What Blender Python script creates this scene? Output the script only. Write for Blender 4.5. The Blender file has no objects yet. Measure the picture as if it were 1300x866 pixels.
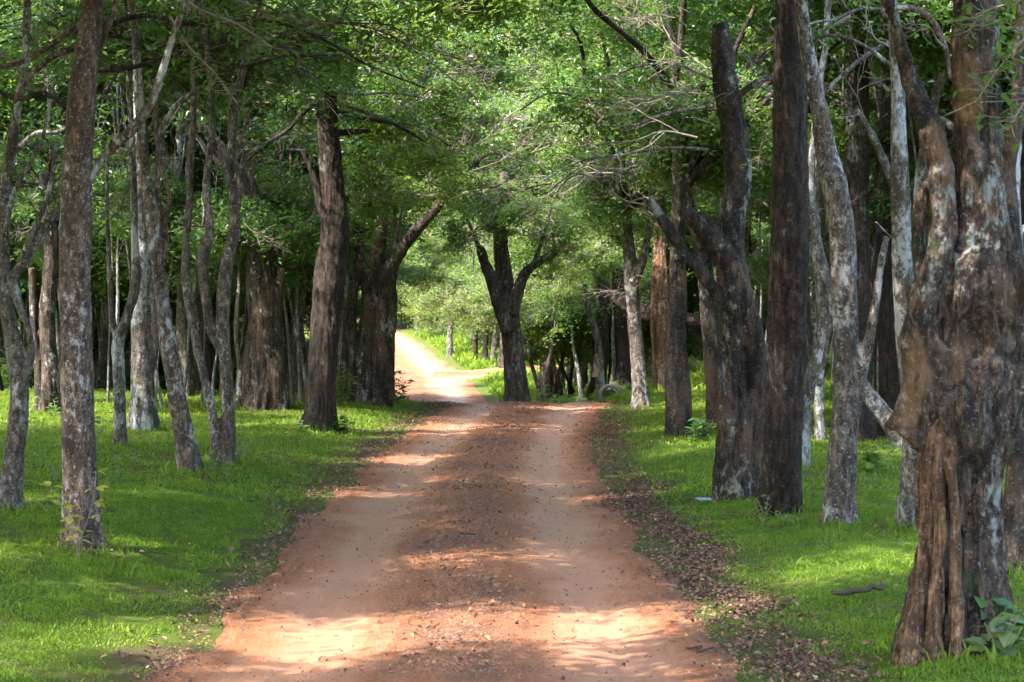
import bpy, math, random
import numpy as np
from mathutils import Vector, Matrix

R = math.radians
SC = bpy.context.scene
COL = SC.collection
RNG = np.random.default_rng(7)
random.seed(7)

# ------------------------------------------------------------------ camera
CAM_H = 2.15
FPX = 2528.0                     # focal length in pixels of the 1300 px wide photograph
PITCH = math.atan(61.0 / FPX)    # the camera looks slightly down
cam_d = bpy.data.cameras.new('camera')
cam_d.sensor_width = 36.0
cam_d.lens = 36.0 * FPX / 1300.0
cam_d.clip_start = 0.1
cam_d.clip_end = 1200.0
cam_d.dof.use_dof = True
cam_d.dof.focus_distance = 26.0
cam_d.dof.aperture_fstop = 9.0
cam = bpy.data.objects.new('camera', cam_d)
COL.objects.link(cam)
cam.location = (0, 0, CAM_H)
cam.rotation_euler = (math.pi / 2 - PITCH, 0, 0)
SC.camera = cam

# ------------------------------------------------------------------ light
SUN_ELEV = 50.0
SUN_AZ = 238.0    # compass bearing the light comes from, view direction +Y is 0, clockwise
sun_from = Vector((math.sin(R(SUN_AZ)) * math.cos(R(SUN_ELEV)), math.cos(R(SUN_AZ)) * math.cos(R(SUN_ELEV)), math.sin(R(SUN_ELEV))))
world = bpy.data.worlds.new('World')
SC.world = world
world.use_nodes = True
wn = world.node_tree.nodes
wl = world.node_tree.links
wn.clear()
sky = wn.new('ShaderNodeTexSky')
sky.sky_type = 'NISHITA'
sky.sun_disc = False
sky.sun_elevation = R(SUN_ELEV)
sky.sun_rotation = R(SUN_AZ)
sky.dust_density = 2.5
sky.air_density = 1.0
bg = wn.new('ShaderNodeBackground')
bg.inputs['Strength'].default_value = 0.15
wo = wn.new('ShaderNodeOutputWorld')
wl.new(sky.outputs[0], bg.inputs[0])
wl.new(bg.outputs[0], wo.inputs[0])
sd = bpy.data.lights.new('sun', 'SUN')
sd.energy = 2.0
sd.angle = R(0.53)
sd.color = (1.0, 0.93, 0.82)
sun = bpy.data.objects.new('sun', sd)
COL.objects.link(sun)
sun.location = (0, 0, 40)
sun.rotation_euler = (-sun_from).to_track_quat('-Z', 'Y').to_euler()

SC.view_settings.view_transform = 'Standard'
SC.view_settings.look = 'None'
SC.view_settings.exposure = 3.28
SC.view_settings.gamma = 1.0
cy = SC.cycles
cy.max_bounces = 10
cy.diffuse_bounces = 7
cy.glossy_bounces = 2
cy.transmission_bounces = 8
cy.transparent_max_bounces = 4
cy.sample_clamp_indirect = 4.0
cy.caustics_reflective = False
cy.caustics_refractive = False
cy.use_denoising = True

# ------------------------------------------------------------------ small tools
def sstep(a, b, x):
    t = np.clip((np.asarray(x, float) - a) / (b - a), 0, 1)
    return t * t * (3 - 2 * t)

_W = {}
def noise(p, freq, seed=0, n=9):
    """smooth noise about -1..1 from a handful of plane waves; p is (N,3)"""
    k = (seed, n)
    if k not in _W:
        r = np.random.default_rng(1000 + seed)
        d = r.normal(size=(n, 3)); d /= np.linalg.norm(d, axis=1)[:, None]
        _W[k] = (d * r.uniform(0.6, 1.5, (n, 1)), r.uniform(0, 6.28, n))
    d, ph = _W[k]
    return np.sin(p @ (d.T * freq * 2 * math.pi) + ph).sum(1) / (0.55 * n)

# road edges: distance, left x, right x
ROAD = np.array([(-30, -2.2, 1.5), (5, -2.1, 1.42), (11, -2.05, 1.40), (16.6, -2.08, 1.28), (20.3, -2.02, 1.2), (23.8, -1.95, 1.18),
                 (29, -1.8, 1.28), (34.4, -1.5, 1.62), (38.8, -1.35, 1.95), (45, -2.5, 1.35), (52, -4.0, 0.1), (58, -4.9, -0.6), (63, -5.4, -0.6),
                 (68, -5.9, -1.1), (74, -6.5, -1.3), (80, -7.1, -2.1), (90, -7.9, -3.3), (105, -9.2, -4.9), (120, -11.5, -7.3), (150, -19, -14.5), (190, -32, -27)])
def road_lr(y):
    return np.interp(y, ROAD[:, 0], ROAD[:, 1]), np.interp(y, ROAD[:, 0], ROAD[:, 2])

def ground(x, y, rough=True):
    x = np.asarray(x, float); y = np.asarray(y, float)
    x, y = np.broadcast_arrays(x, y)
    z_far = np.interp(y, [0, 38.5, 41, 46, 52, 60, 74, 90, 110, 150, 260], [0, 0, -0.12, -0.68, -1.12, -1.36, -1.05, -0.64, -0.16, 1.3, 7])
    z_right = np.interp(y, [0, 38, 60, 110, 150, 260], [0, 0.0, 0.10, 0.6, 2.2, 8])
    k = sstep(0.3, 4.5, x - np.interp(y, [40, 80, 110], [0, 4, 6]))
    z = z_far * (1 - k) + z_right * k
    l, r = road_lr(y)
    off = np.maximum(l - x, x - r)                   # distance outside the road
    z = z + 0.16 * sstep(0.0, 1.8, off) + 0.10 * sstep(2, 8, off)
    if rough:
        p = np.stack([x.ravel(), y.ravel(), 0 * x.ravel()], 1)
        amp = sstep(0.2, 2.5, off).ravel()
        n = noise(p, 0.16, 3) * 0.06 + noise(p, 0.5, 4) * 0.026 + noise(p, 1.4, 6) * 0.012
        z = z + (n * amp).reshape(x.shape)
    return z

_c, _s = math.cos(PITCH), math.sin(PITCH)
def P(px, py, D):
    """point at distance D (world y) behind pixel px, py of the 1300x866 photograph"""
    u = (px - 650.0) / FPX; v = (433.0 - py) / FPX
    d = Vector((u, _c + v * _s, -_s + v * _c))
    return Vector((0, 0, CAM_H)) + d * (D / d.y)
def base_at(px, py, D=None):
    if D is None:
        for D in np.arange(10.5, 38.2, 0.05):
            q = P(px, py, D)
            if q.z <= float(ground(q.x, q.y)):
                break
    q = P(px, py, D)
    return Vector((q.x, q.y, float(ground(q.x, q.y))))

def mesh_np(name, v, f, mats, mi=None, tone=None, smooth=True):
    """v (N,3), f (M,k) with one k, or a list of such arrays"""
    fs = f if isinstance(f, list) else [f]
    me = bpy.data.meshes.new(name)
    v = np.asarray(v, np.float32)
    me.vertices.add(len(v)); me.vertices.foreach_set('co', v.ravel())
    nf = sum(len(a) for a in fs); nl = sum(a.size for a in fs)
    me.loops.add(nl); me.polygons.add(nf)
    me.loops.foreach_set('vertex_index', np.concatenate([a.ravel() for a in fs]).astype(np.int32))
    tot = np.concatenate([np.full(len(a), a.shape[1], np.int32) for a in fs])
    st = np.concatenate([[0], np.cumsum(tot)[:-1]]).astype(np.int32)
    me.polygons.foreach_set('loop_start', st)
    me.polygons.foreach_set('loop_total', tot)
    for m in mats: me.materials.append(m)
    if mi is not None: me.polygons.foreach_set('material_index', np.asarray(mi, np.int32))
    me.polygons.foreach_set('use_smooth', np.full(nf, smooth, bool))
    if tone is not None:
        a = me.attributes.new('tone', 'FLOAT', 'FACE'); a.data.foreach_set('value', np.asarray(tone, np.float32))
    me.update(calc_edges=True)
    me.validate()
    return me

def link(name, data, parent=None):
    o = bpy.data.objects.new(name, data)
    COL.objects.link(o)
    if parent is not None: o.parent = parent
    return o
def tag(o, label=None, cat=None, group=None, kind=None):
    if label: o['label'] = label
    if cat: o['category'] = cat
    if group: o['group'] = group
    if kind: o['kind'] = kind
    return o
def empty(name, loc, rz=0.0):
    o = link(name, None); o.location = loc; o.rotation_euler = (0, 0, rz)
    o.empty_display_size = 0.3
    return o

# ------------------------------------------------------------------ materials
class NT:
    def __init__(s, name):
        s.m = bpy.data.materials.new(name); s.m.use_nodes = True
        s.t = s.m.node_tree; s.t.nodes.clear()
        s.out = s.n('ShaderNodeOutputMaterial')
    def n(s, t, **kw):
        x = s.t.nodes.new(t)
        for k, v in kw.items(): setattr(x, k, v)
        return x
    def l(s, a, b): s.t.links.new(a, b)
    def set(s, sock, v):
        if isinstance(v, bpy.types.NodeSocket): s.l(v, sock)
        else: sock.default_value = v
    def math(s, op, a, b=0.0, c=None, clamp=False):
        x = s.n('ShaderNodeMath', operation=op, use_clamp=clamp)
        s.set(x.inputs[0], a); s.set(x.inputs[1], b)
        if c is not None: s.set(x.inputs[2], c)
        return x.outputs[0]
    def mix(s, f, a, b, mode='MIX'):
        x = s.n('ShaderNodeMix', data_type='RGBA', blend_type=mode)
        s.set(x.inputs['Factor'], f)
        for sock, v in ((x.inputs[6], a), (x.inputs[7], b)):
            if isinstance(v, tuple): v = (*v, 1.0) if len(v) == 3 else v
            s.set(sock, v)
        return x.outputs[2]
    def noise(s, vec, scale, detail=4.0, rough=0.6, out='Fac'):
        x = s.n('ShaderNodeTexNoise'); s.l(vec, x.inputs['Vector'])
        x.inputs['Scale'].default_value = scale; x.inputs['Detail'].default_value = detail
        x.inputs['Roughness'].default_value = rough
        return x.outputs[out]
    def ramp(s, f, *stops):
        x = s.n('ShaderNodeValToRGB'); s.l(f, x.inputs[0])
        e = x.color_ramp.elements
        while len(e) < len(stops): e.new(0.5)
        for k, (p, c) in enumerate(stops):
            e[k].position = p
            e[k].color = (c, c, c, 1) if isinstance(c, (int, float)) else (*c, 1)
        return x.outputs[0]
    def scaled(s, vec, sc):
        x = s.n('ShaderNodeMapping'); s.l(vec, x.inputs[0]); x.inputs['Scale'].default_value = sc
        return x.outputs[0]
    def bump(s, h, strength, dist, normal=None):
        x = s.n('ShaderNodeBump'); s.l(h, x.inputs['Height'])
        x.inputs['Strength'].default_value = strength; x.inputs['Distance'].default_value = dist
        if normal is not None: s.l(normal, x.inputs['Normal'])
        return x.outputs[0]

def bark_mat(name, base, dark, lichen, l_amt=0.5, furrow=0.5, warm=None, stretch=0.12, fscale=26.0, moss=0.0, blotch=0.7):
    s = NT(name)
    tc = s.n('ShaderNodeTexCoord').outputs['Object']
    oi = s.n('ShaderNodeObjectInfo')
    va = s.n('ShaderNodeVectorMath', operation='ADD'); s.l(tc, va.inputs[0])
    cx = s.n('ShaderNodeCombineXYZ'); s.l(s.math('MULTIPLY', oi.outputs['Random'], 37.0), cx.inputs[0]); s.l(s.math('MULTIPLY', oi.outputs['Random'], 91.0), cx.inputs[2])
    s.l(cx.outputs[0], va.inputs[1]); vec = va.outputs[0]
    st = s.scaled(vec, (1, 1, stretch))
    fur = s.noise(st, fscale, 5, 0.65)
    fur_r = s.ramp(fur, (0.36, 0.0), (0.62, 1.0))
    blot = s.noise(vec, 2.3, 5, 0.6)
    fine = s.noise(vec, 45, 4, 0.7)
    c = s.mix(fur_r, dark, base)
    c = s.mix(s.math('MULTIPLY', s.ramp(blot, (0.42, 0.0), (0.6, 1.0)), 0.7), c, tuple(0.45 * a for a in base), 'MIX')
    crk = s.ramp(s.noise(s.scaled(vec, (1, 1, stretch * 0.8)), fscale * 0.55, 6, 0.7), (0.40, 0.0), (0.50, 1.0))
    c = s.mix(s.math('MULTIPLY', s.math('SUBTRACT', 1.0, crk), 0.6), c, tuple(0.6 * a for a in dark))
    c = s.mix(0.6, c, s.mix(s.ramp(fine, (0.35, 0.0), (0.65, 1.0)), (0.35, 0.35, 0.35), (1.25, 1.25, 1.25)), 'MULTIPLY')
    med = s.noise(s.scaled(vec, (1, 1, 0.6)), 20, 7, 0.75)
    c = s.mix(0.75, c, s.mix(s.ramp(med, (0.41, 0.0), (0.56, 1.0)), (0.24, 0.22, 0.21), (1.38, 1.36, 1.34)), 'MULTIPLY')
    if warm:
        w = s.ramp(s.noise(s.scaled(vec, (1, 1, 0.35)), 3.1, 4, 0.6), (0.5, 0.0), (0.66, 1.0))
        c = s.mix(s.math('MULTIPLY', w, 0.75), c, warm)
    ln = s.noise(s.scaled(vec, (1, 1, 0.6)), 17, 8, 0.72)
    ln2 = s.noise(s.scaled(vec, (1, 1, 0.5)), 2.6, 4, 0.6)
    th = 0.68 - 0.18 * l_amt
    lm = s.ramp(s.math('ADD', ln, s.math('ADD', s.math('MULTIPLY', s.math('SUBTRACT', ln2, 0.5), 1.0), s.math('MULTIPLY', s.math('SUBTRACT', oi.outputs['Random'], 0.5), 0.13))), (th, 0.0), (th + 0.09, 1.0))
    c = s.mix(s.math('MULTIPLY', lm, 0.75), c, s.mix(fine, tuple(0.45 * a for a in lichen), lichen))
    dk = s.ramp(s.noise(s.scaled(vec, (1, 1, 0.45)), 4.2, 7, 0.66), (0.515, 0.0), (0.575, 1.0))
    c = s.mix(s.math('MULTIPLY', dk, blotch), c, s.mix(med, tuple(0.35 * a for a in dark), tuple(1.1 * a for a in dark)))
    spk = s.ramp(s.noise(vec, 38, 3, 0.6), (0.60, 0.0), (0.66, 1.0))
    c = s.mix(s.math('MULTIPLY', spk, 0.35 * min(1.0, 0.35 + l_amt)), c, lichen)
    hole = s.ramp(s.noise(s.scaled(vec, (1, 1, 0.4)), 12, 5, 0.65), (0.60, 0.0), (0.68, 1.0))
    c = s.mix(s.math('MULTIPLY', hole, 0.55), c, tuple(0.5 * a for a in dark))
    if moss > 0:
        mm = s.ramp(s.noise(vec, 3.7, 5, 0.6), (0.62 - 0.2 * moss, 0.0), (0.70 - 0.15 * moss, 1.0))
        c = s.mix(s.math('MULTIPLY', mm, 0.6), c, (0.05, 0.075, 0.022))
    b = s.n('ShaderNodeBsdfPrincipled')
    s.l(c, b.inputs['Base Color']); b.inputs['Roughness'].default_value = 0.82
    b.inputs['Specular IOR Level'].default_value = 0.3
    nn = s.bump(fur, min(1.0, furrow * 1.2), 0.10)
    nn = s.bump(crk, 0.5 * furrow, 0.03, nn)
    nn = s.bump(s.noise(s.scaled(vec, (1, 1, 0.5)), 34, 5, 0.75), 0.9, 0.016, nn)
    nn = s.bump(lm, 0.25, 0.006, nn)
    s.l(nn, b.inputs['Normal'])
    s.l(b.outputs[0], s.out.inputs[0])
    return s.m

def leaf_mat(name, c0, c1, c2, trans=0.42, rough=0.42, gloss=0.35):
    s = NT(name)
    at = s.n('ShaderNodeAttribute', attribute_name='tone').outputs['Fac']
    oi = s.n('ShaderNodeObjectInfo').outputs['Random']
    f = s.math('ADD', s.math('MULTIPLY', at, 0.8), s.math('MULTIPLY', oi, 0.2))
    c = s.ramp(f, (0.0, c0), (0.5, c1), (0.93, c2), (1.0, (0.30, 0.26, 0.03)))
    b = s.n('ShaderNodeBsdfPrincipled'); s.l(c, b.inputs['Base Color'])
    b.inputs['Roughness'].default_value = rough; b.inputs['Specular IOR Level'].default_value = gloss
    t = s.n('ShaderNodeBsdfTranslucent')
    s.l(s.mix(0.65, c, (0.30, 0.46, 0.05)), t.inputs[0])
    mx = s.n('ShaderNodeMixShader'); mx.inputs[0].default_value = trans
    s.l(b.outputs[0], mx.inputs[1]); s.l(t.outputs[0], mx.inputs[2]); s.l(mx.outputs[0], s.out.inputs[0])
    return s.m

M = {}
M['pale'] = bark_mat('bark_pale_lichen', (0.25, 0.205, 0.175), (0.070, 0.052, 0.044), (0.66, 0.67, 0.68), 0.84, 0.5, stretch=0.3)
M['redpale'] = bark_mat('bark_red_lichen', (0.25, 0.175, 0.142), (0.075, 0.050, 0.040), (0.64, 0.64, 0.66), 0.72, 0.5, stretch=0.3)
M['dark'] = bark_mat('bark_dark_furrowed', (0.105, 0.068, 0.053), (0.015, 0.011, 0.009), (0.30, 0.30, 0.28), 0.12, 1.0, stretch=0.10, fscale=24)
M['greybrown'] = bark_mat('bark_grey_brown', (0.24, 0.195, 0.165), (0.05, 0.038, 0.032), (0.45, 0.47, 0.50), 0.6, 1.0, stretch=0.12, fscale=18)
M['rotten'] = bark_mat('bark_rotten_dark', (0.105, 0.074, 0.058), (0.014, 0.010, 0.008), (0.42, 0.43, 0.38), 0.22, 1.0, stretch=0.14, fscale=16, warm=(0.15, 0.085, 0.05), blotch=0.9)
M['giant'] = bark_mat('bark_giant_knotted', (0.23, 0.160, 0.120), (0.024, 0.016, 0.012), (0.54, 0.57, 0.54), 0.42, 1.0, stretch=0.22, fscale=34, warm=(0.27, 0.155, 0.085), moss=0.12, blotch=0.9)
M['gnarl'] = bark_mat('bark_gnarled', (0.135, 0.098, 0.080), (0.018, 0.013, 0.010), (0.46, 0.48, 0.44), 0.38, 0.9, stretch=0.16, fscale=15, warm=(0.16, 0.095, 0.058), moss=0.1, blotch=0.9)
M['grey'] = bark_mat('bark_grey', (0.26, 0.23, 0.20), (0.07, 0.055, 0.045), (0.62, 0.65, 0.66), 0.84, 0.6, stretch=0.2, moss=0.25)
M['ochre'] = bark_mat('bark_ochre_sunlit', (0.44, 0.25, 0.14), (0.08, 0.042, 0.025), (0.62, 0.50, 0.42), 0.55, 1.0, stretch=0.07, fscale=34, blotch=0.6)  # warm orange of the sunlit root strands put into the colour
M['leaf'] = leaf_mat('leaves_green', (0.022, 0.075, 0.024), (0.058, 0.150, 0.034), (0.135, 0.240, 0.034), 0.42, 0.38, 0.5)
M['leaf_dark'] = leaf_mat('leaves_dark', (0.012, 0.050, 0.024), (0.034, 0.100, 0.036), (0.080, 0.170, 0.036), 0.38, 0.36, 0.5)  # own dark green; also stands for shade inside the woods
M['leaf_light'] = leaf_mat('leaves_light', (0.062, 0.125, 0.038), (0.135, 0.220, 0.055), (0.24, 0.315, 0.060), 0.47)  # own light green, raised further to stand for sunlit leaves
M['leaf_olive'] = leaf_mat('leaves_olive', (0.085, 0.125, 0.060), (0.160, 0.210, 0.090), (0.26, 0.300, 0.11), 0.45)
M['leaf_yellow'] = leaf_mat('leaves_yellow', (0.40, 0.38, 0.07), (0.56, 0.50, 0.12), (0.60, 0.54, 0.20), 0.4)
M['grass'] = leaf_mat('grass_blades', (0.062, 0.128, 0.012), (0.125, 0.215, 0.018), (0.24, 0.310, 0.034), 0.35, 0.5, 0.25)

def soil_mat():
    s = NT('forest_floor_soil')
    tc = s.n('ShaderNodeTexCoord').outputs['Object']
    n1 = s.noise(tc, 0.7, 5, 0.6); n2 = s.noise(tc, 9, 6, 0.7); n3 = s.noise(tc, 60, 4, 0.7)
    g = s.mix(n2, (0.050, 0.080, 0.010), (0.115, 0.165, 0.020))
    d = s.mix(n3, (0.055, 0.036, 0.022), (0.15, 0.095, 0.06))
    c = s.mix(s.ramp(s.math('ADD', s.math('MULTIPLY', n1, 0.6), s.math('MULTIPLY', n2, 0.4)), (0.50, 0.0), (0.60, 1.0)), g, d)
    b = s.n('ShaderNodeBsdfPrincipled'); s.l(c, b.inputs['Base Color']); b.inputs['Roughness'].default_value = 0.95
    b.inputs['Specular IOR Level'].default_value = 0.15
    s.l(s.bump(n3, 0.8, 0.03, s.bump(n2, 0.6, 0.08)), b.inputs['Normal'])
    s.l(b.outputs[0], s.out.inputs[0]); return s.m
M['soil'] = soil_mat()

def road_mat():
    """red laterite; u (attribute 'across', -1..1 between the edges) places the wheel tracks and the leafy middle strip"""
    s = NT('red_laterite_road')
    tc = s.n('ShaderNodeTexCoord').outputs['Object']
    u = s.n('ShaderNodeAttribute', attribute_name='across').outputs['Fac']
    n_big = s.noise(s.scaled(tc, (1.0, 0.45, 1)), 0.9, 4, 0.6)
    n_mid = s.noise(s.scaled(tc, (1, 0.6, 1)), 5, 5, 0.65)
    n_fine = s.noise(s.scaled(tc, (1, 0.4, 1)), 34, 6, 0.8)
    n_grit = s.ramp(s.noise(s.scaled(tc, (1, 0.35, 1)), 52, 4, 0.8), (0.36, 0.0), (0.6, 1.0))
    streak = s.noise(s.scaled(tc, (3.2, 0.22, 1)), 2.6, 4, 0.6)
    uw = s.math('ADD', u, s.math('MULTIPLY', s.math('SUBTRACT', n_big, 0.5), 0.42))
    au = s.math('ABSOLUTE', uw)
    # wheel tracks around |u| 0.52
    tr = s.math('SUBTRACT', 1.0, s.math('MULTIPLY', s.math('ABSOLUTE', s.math('SUBTRACT', au, 0.52)), 3.4), clamp=True)
    tr = s.ramp(tr, (0.05, 0.0), (0.7, 1.0))
    patchy = s.ramp(s.noise(s.scaled(tc, (0.8, 0.5, 1)), 1.1, 3, 0.5), (0.40, 0.25), (0.58, 1.0))
    mid = s.math('MULTIPLY', s.ramp(au, (0.14, 1.0), (0.36, 0.0)), patchy)
    edge = s.ramp(au, (0.74, 0.0), (0.93, 1.0))
    c = s.mix(n_mid, (0.26, 0.089, 0.033), (0.385, 0.145, 0.054))
    c = s.mix(s.math('MULTIPLY', s.ramp(streak, (0.4, 0.0), (0.7, 1.0)), 0.45), c, (0.48, 0.25, 0.14))
    c = s.mix(s.math('MULTIPLY', tr, 0.72), c, (0.43, 0.225, 0.145))
    brk = s.ramp(s.math('ADD', s.math('MULTIPLY', n_mid, 0.5), s.math('MULTIPLY', n_fine, 0.5)), (0.42, 0.0), (0.56, 1.0))
    c = s.mix(s.math('MULTIPLY', mid, s.math('MULTIPLY', brk, 0.9)), c, (0.125, 0.070, 0.048))
    c = s.mix(s.math('MULTIPLY', edge, s.math('MULTIPLY', brk, 0.85)), c, (0.13, 0.068, 0.043))
    c = s.mix(s.math('SUBTRACT', 0.6, s.math('MULTIPLY', tr, 0.35)), c, s.mix(n_grit, (0.42, 0.38, 0.36), (1.15, 1.15, 1.15)), 'MULTIPLY')
    b = s.n('ShaderNodeBsdfPrincipled'); s.l(c, b.inputs['Base Color'])
    s.l(s.math('SUBTRACT', 0.92, s.math('MULTIPLY', tr, 0.38)), b.inputs['Roughness'])
    b.inputs['Specular IOR Level'].default_value = 0.35
    nn = s.bump(n_mid, 0.5, 0.03)
    h = s.math('MULTIPLY', n_fine, s.math('SUBTRACT', 1.15, tr))
    nn = s.bump(h, 0.9, 0.02, nn)
    s.l(nn, b.inputs['Normal'])
    s.l(b.outputs[0], s.out.inputs[0]); return s.m
M['road'] = road_mat()

def simple(name, c0, c1, scale=20, rough=0.8, spec=0.3, tone=False, trans=0.0):
    s = NT(name)
    if tone: f = s.n('ShaderNodeAttribute', attribute_name='tone').outputs['Fac']
    else: f = s.noise(s.n('ShaderNodeTexCoord').outputs['Object'], scale, 4, 0.6)
    c = s.mix(f, c0, c1)
    b = s.n('ShaderNodeBsdfPrincipled'); s.l(c, b.inputs['Base Color'])
    b.inputs['Roughness'].default_value = rough; b.inputs['Specular IOR Level'].default_value = spec
    if not tone: s.l(s.bump(f, 0.5, 0.02), b.inputs['Normal'])
    s.l(b.outputs[0], s.out.inputs[0]); return s.m
M['litter'] = simple('fallen_leaves_brown', (0.06, 0.030, 0.021), (0.30, 0.175, 0.125), tone=True, rough=0.7)
M['litter_gold'] = simple('fallen_leaves_pale', (0.35, 0.17, 0.06), (0.50, 0.38, 0.22), tone=True, rough=0.7)
M['stone'] = simple('road_stones', (0.11, 0.055, 0.04), (0.34, 0.19, 0.13), tone=True, rough=0.85)
M['twig'] = simple('twig_bark', (0.10, 0.075, 0.055), (0.34, 0.29, 0.25), scale=14)
M['twig_dark'] = simple('twig_bark_dark', (0.03, 0.022, 0.018), (0.09, 0.07, 0.055), scale=14)
M['concrete'] = simple('weathered_concrete', (0.16, 0.135, 0.13), (0.36, 0.31, 0.30), scale=9)
M['plastic'] = simple('pale_blue_plastic', (0.14, 0.20, 0.22), (0.27, 0.34, 0.37), scale=9, rough=0.35, spec=0.5)

# ------------------------------------------------------------------ the ground
def grid_axis(spans):
    a = []
    for lo, hi, st in spans: a.append(np.arange(lo, hi, st))
    return np.unique(np.round(np.concatenate(a + [[spans[-1][1]]]), 4))
gx = grid_axis([(-160, -40, 6), (-40, -12, 1.0), (-12, 10, 0.16), (10, 40, 1.0), (40, 160, 6)])
gy = grid_axis([(-60, 4, 2.0), (4, 44, 0.18), (44, 70, 0.4), (70, 120, 1.0), (120, 300, 5)])
X, Y = np.meshgrid(gx, gy)
Z = ground(X, Y)
l_, r_ = road_lr(Y)
inside = sstep(0.0, 0.35, np.minimum(X - l_, r_ - X) - 0.12)
Z = Z - 0.07 * inside
V = np.stack([X.ravel(), Y.ravel(), Z.ravel()], 1)
ny, nx = X.shape
i = (np.arange(ny - 1)[:, None] * nx + np.arange(nx - 1)[None, :]).ravel()
F = np.stack([i, i + 1, i + nx + 1, i + nx], 1)
tag(link('ground', mesh_np('ground', V, F, [M['soil']])), kind='structure')

def road_relief(x, y, u):
    pp = np.stack([np.ravel(x), np.ravel(y), 0 * np.ravel(x)], 1)
    prof = -0.035 * np.exp(-((np.abs(u) - 0.52) / 0.16) ** 2) + 0.025 * np.exp(-(u / 0.2) ** 2)
    rip = 0.010 * noise(pp * [0.25, 1, 1], 0.55, 31) + 0.004 * noise(pp * [0.5, 1, 1], 2.0, 32)
    return prof + rip.reshape(np.shape(x)) + 0.008 * noise(pp * [1, 0.6, 1], 1.6, 33).reshape(np.shape(x))
def road_edges(y):
    L, Rr = road_lr(y); p = np.stack([np.zeros_like(y), y, 0 * y], 1)
    return L + noise(p, 0.55, 21) * 0.16 + noise(p, 2.3, 22) * 0.07, Rr + noise(p, 0.5, 23) * 0.16 + noise(p, 2.1, 24) * 0.07
def top_z(x, y):
    """height of whatever surface lies at x, y: road or ground"""
    L, Rr = road_edges(y); u = (2 * x - L - Rr) / (Rr - L)
    on = np.abs(u) < 0.93
    return np.where(on, ground(x, y, False) + 0.012 + road_relief(x, y, np.clip(u, -1, 1)), ground(x, y))
def ribbon(name, ys, lr, mat, nseg=40, lift=0.012, ruts=True, ragged=0.16):
    L, Rr = lr(ys)
    p = np.stack([np.zeros_like(ys), ys, 0 * ys], 1)
    L, Rr = road_edges(ys)
    u = np.linspace(-1, 1, nseg + 1)
    XX = (L + Rr)[:, None] / 2 + (Rr - L)[:, None] / 2 * u[None]
    YY = np.repeat(ys[:, None], nseg + 1, 1)
    ZZ = ground(XX, YY, False) + lift
    if ruts:
        ZZ = ZZ + road_relief(XX, YY, np.repeat(u[None], len(ys), 0))
    ZZ = ZZ - 0.09 * sstep(0.90, 1.0, np.abs(u))[None]
    v = np.stack([XX.ravel(), YY.ravel(), ZZ.ravel()], 1)
    n1, m1 = XX.shape
    k = (np.arange(n1 - 1)[:, None] * m1 + np.arange(m1 - 1)[None, :]).ravel()
    f = np.stack([k, k + 1, k + m1 + 1, k + m1], 1)
    me = mesh_np(name, v, f, [mat])
    a = me.attributes.new('across', 'FLOAT', 'POINT'); a.data.foreach_set('value', np.tile(u, n1).astype(np.float32))
    return tag(link(name, me), kind='structure')
ribbon('dirt_road', grid_axis([(-30, 6, 0.5), (6, 60, 0.1), (60, 125, 0.4), (125, 190, 2)]), road_lr, M['road'])
# the pale side track leaving the far road to the right (runs across, so swept along x)
def side_track():
    xs = np.linspace(-3.0, 9.0, 60); w = np.linspace(-1, 1, 9)
    cy_ = 76 + (xs + 3) * 0.35; hw = np.interp(xs, [-3, 0, 9], [3.2, 1.8, 1.4])
    XX = np.repeat(xs[:, None], 9, 1); YY = cy_[:, None] + hw[:, None] * w[None]
    ZZ = ground(XX, YY) + 0.03
    ZZ[:, 0] -= 0.1; ZZ[:, -1] -= 0.1
    v = np.stack([XX.ravel(), YY.ravel(), ZZ.ravel()], 1)
    k = (np.arange(59)[:, None] * 9 + np.arange(8)[None, :]).ravel()
    f = np.stack([k, k + 9, k + 10, k + 1], 1)
    me = mesh_np('path', v, f, [M['road']])
    a = me.attributes.new('across', 'FLOAT', 'POINT'); a.data.foreach_set('value', np.tile(w * 0.6, 60).astype(np.float32))
    tag(link('path', me), kind='structure')
side_track()

# ------------------------------------------------------------------ tubes, trunks
def catmull(pts, step):
    pts = np.asarray(pts, float)
    if len(pts) < 3:
        n = max(2, int(np.linalg.norm(pts[-1, :3] - pts[0, :3]) / step) + 1)
        t = np.linspace(0, 1, n)[:, None]
        return pts[0] * (1 - t) + pts[-1] * t
    q = np.vstack([2 * pts[0] - pts[1], pts, 2 * pts[-1] - pts[-2]])
    out = []
    for k in range(1, len(q) - 2):
        n = max(1, int(round(np.linalg.norm(q[k + 1, :3] - q[k, :3]) / step)))
        t = np.linspace(0, 1, n, endpoint=False)[:, None]
        a, b, c, d = q[k - 1], q[k], q[k + 1], q[k + 2]
        out.append(0.5 * (2 * b + (c - a) * t + (2 * a - 5 * b + 4 * c - d) * t ** 2 + (3 * b - a - 3 * c + d) * t ** 3))
    out.append(q[-2][None])
    return np.vstack(out)

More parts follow.
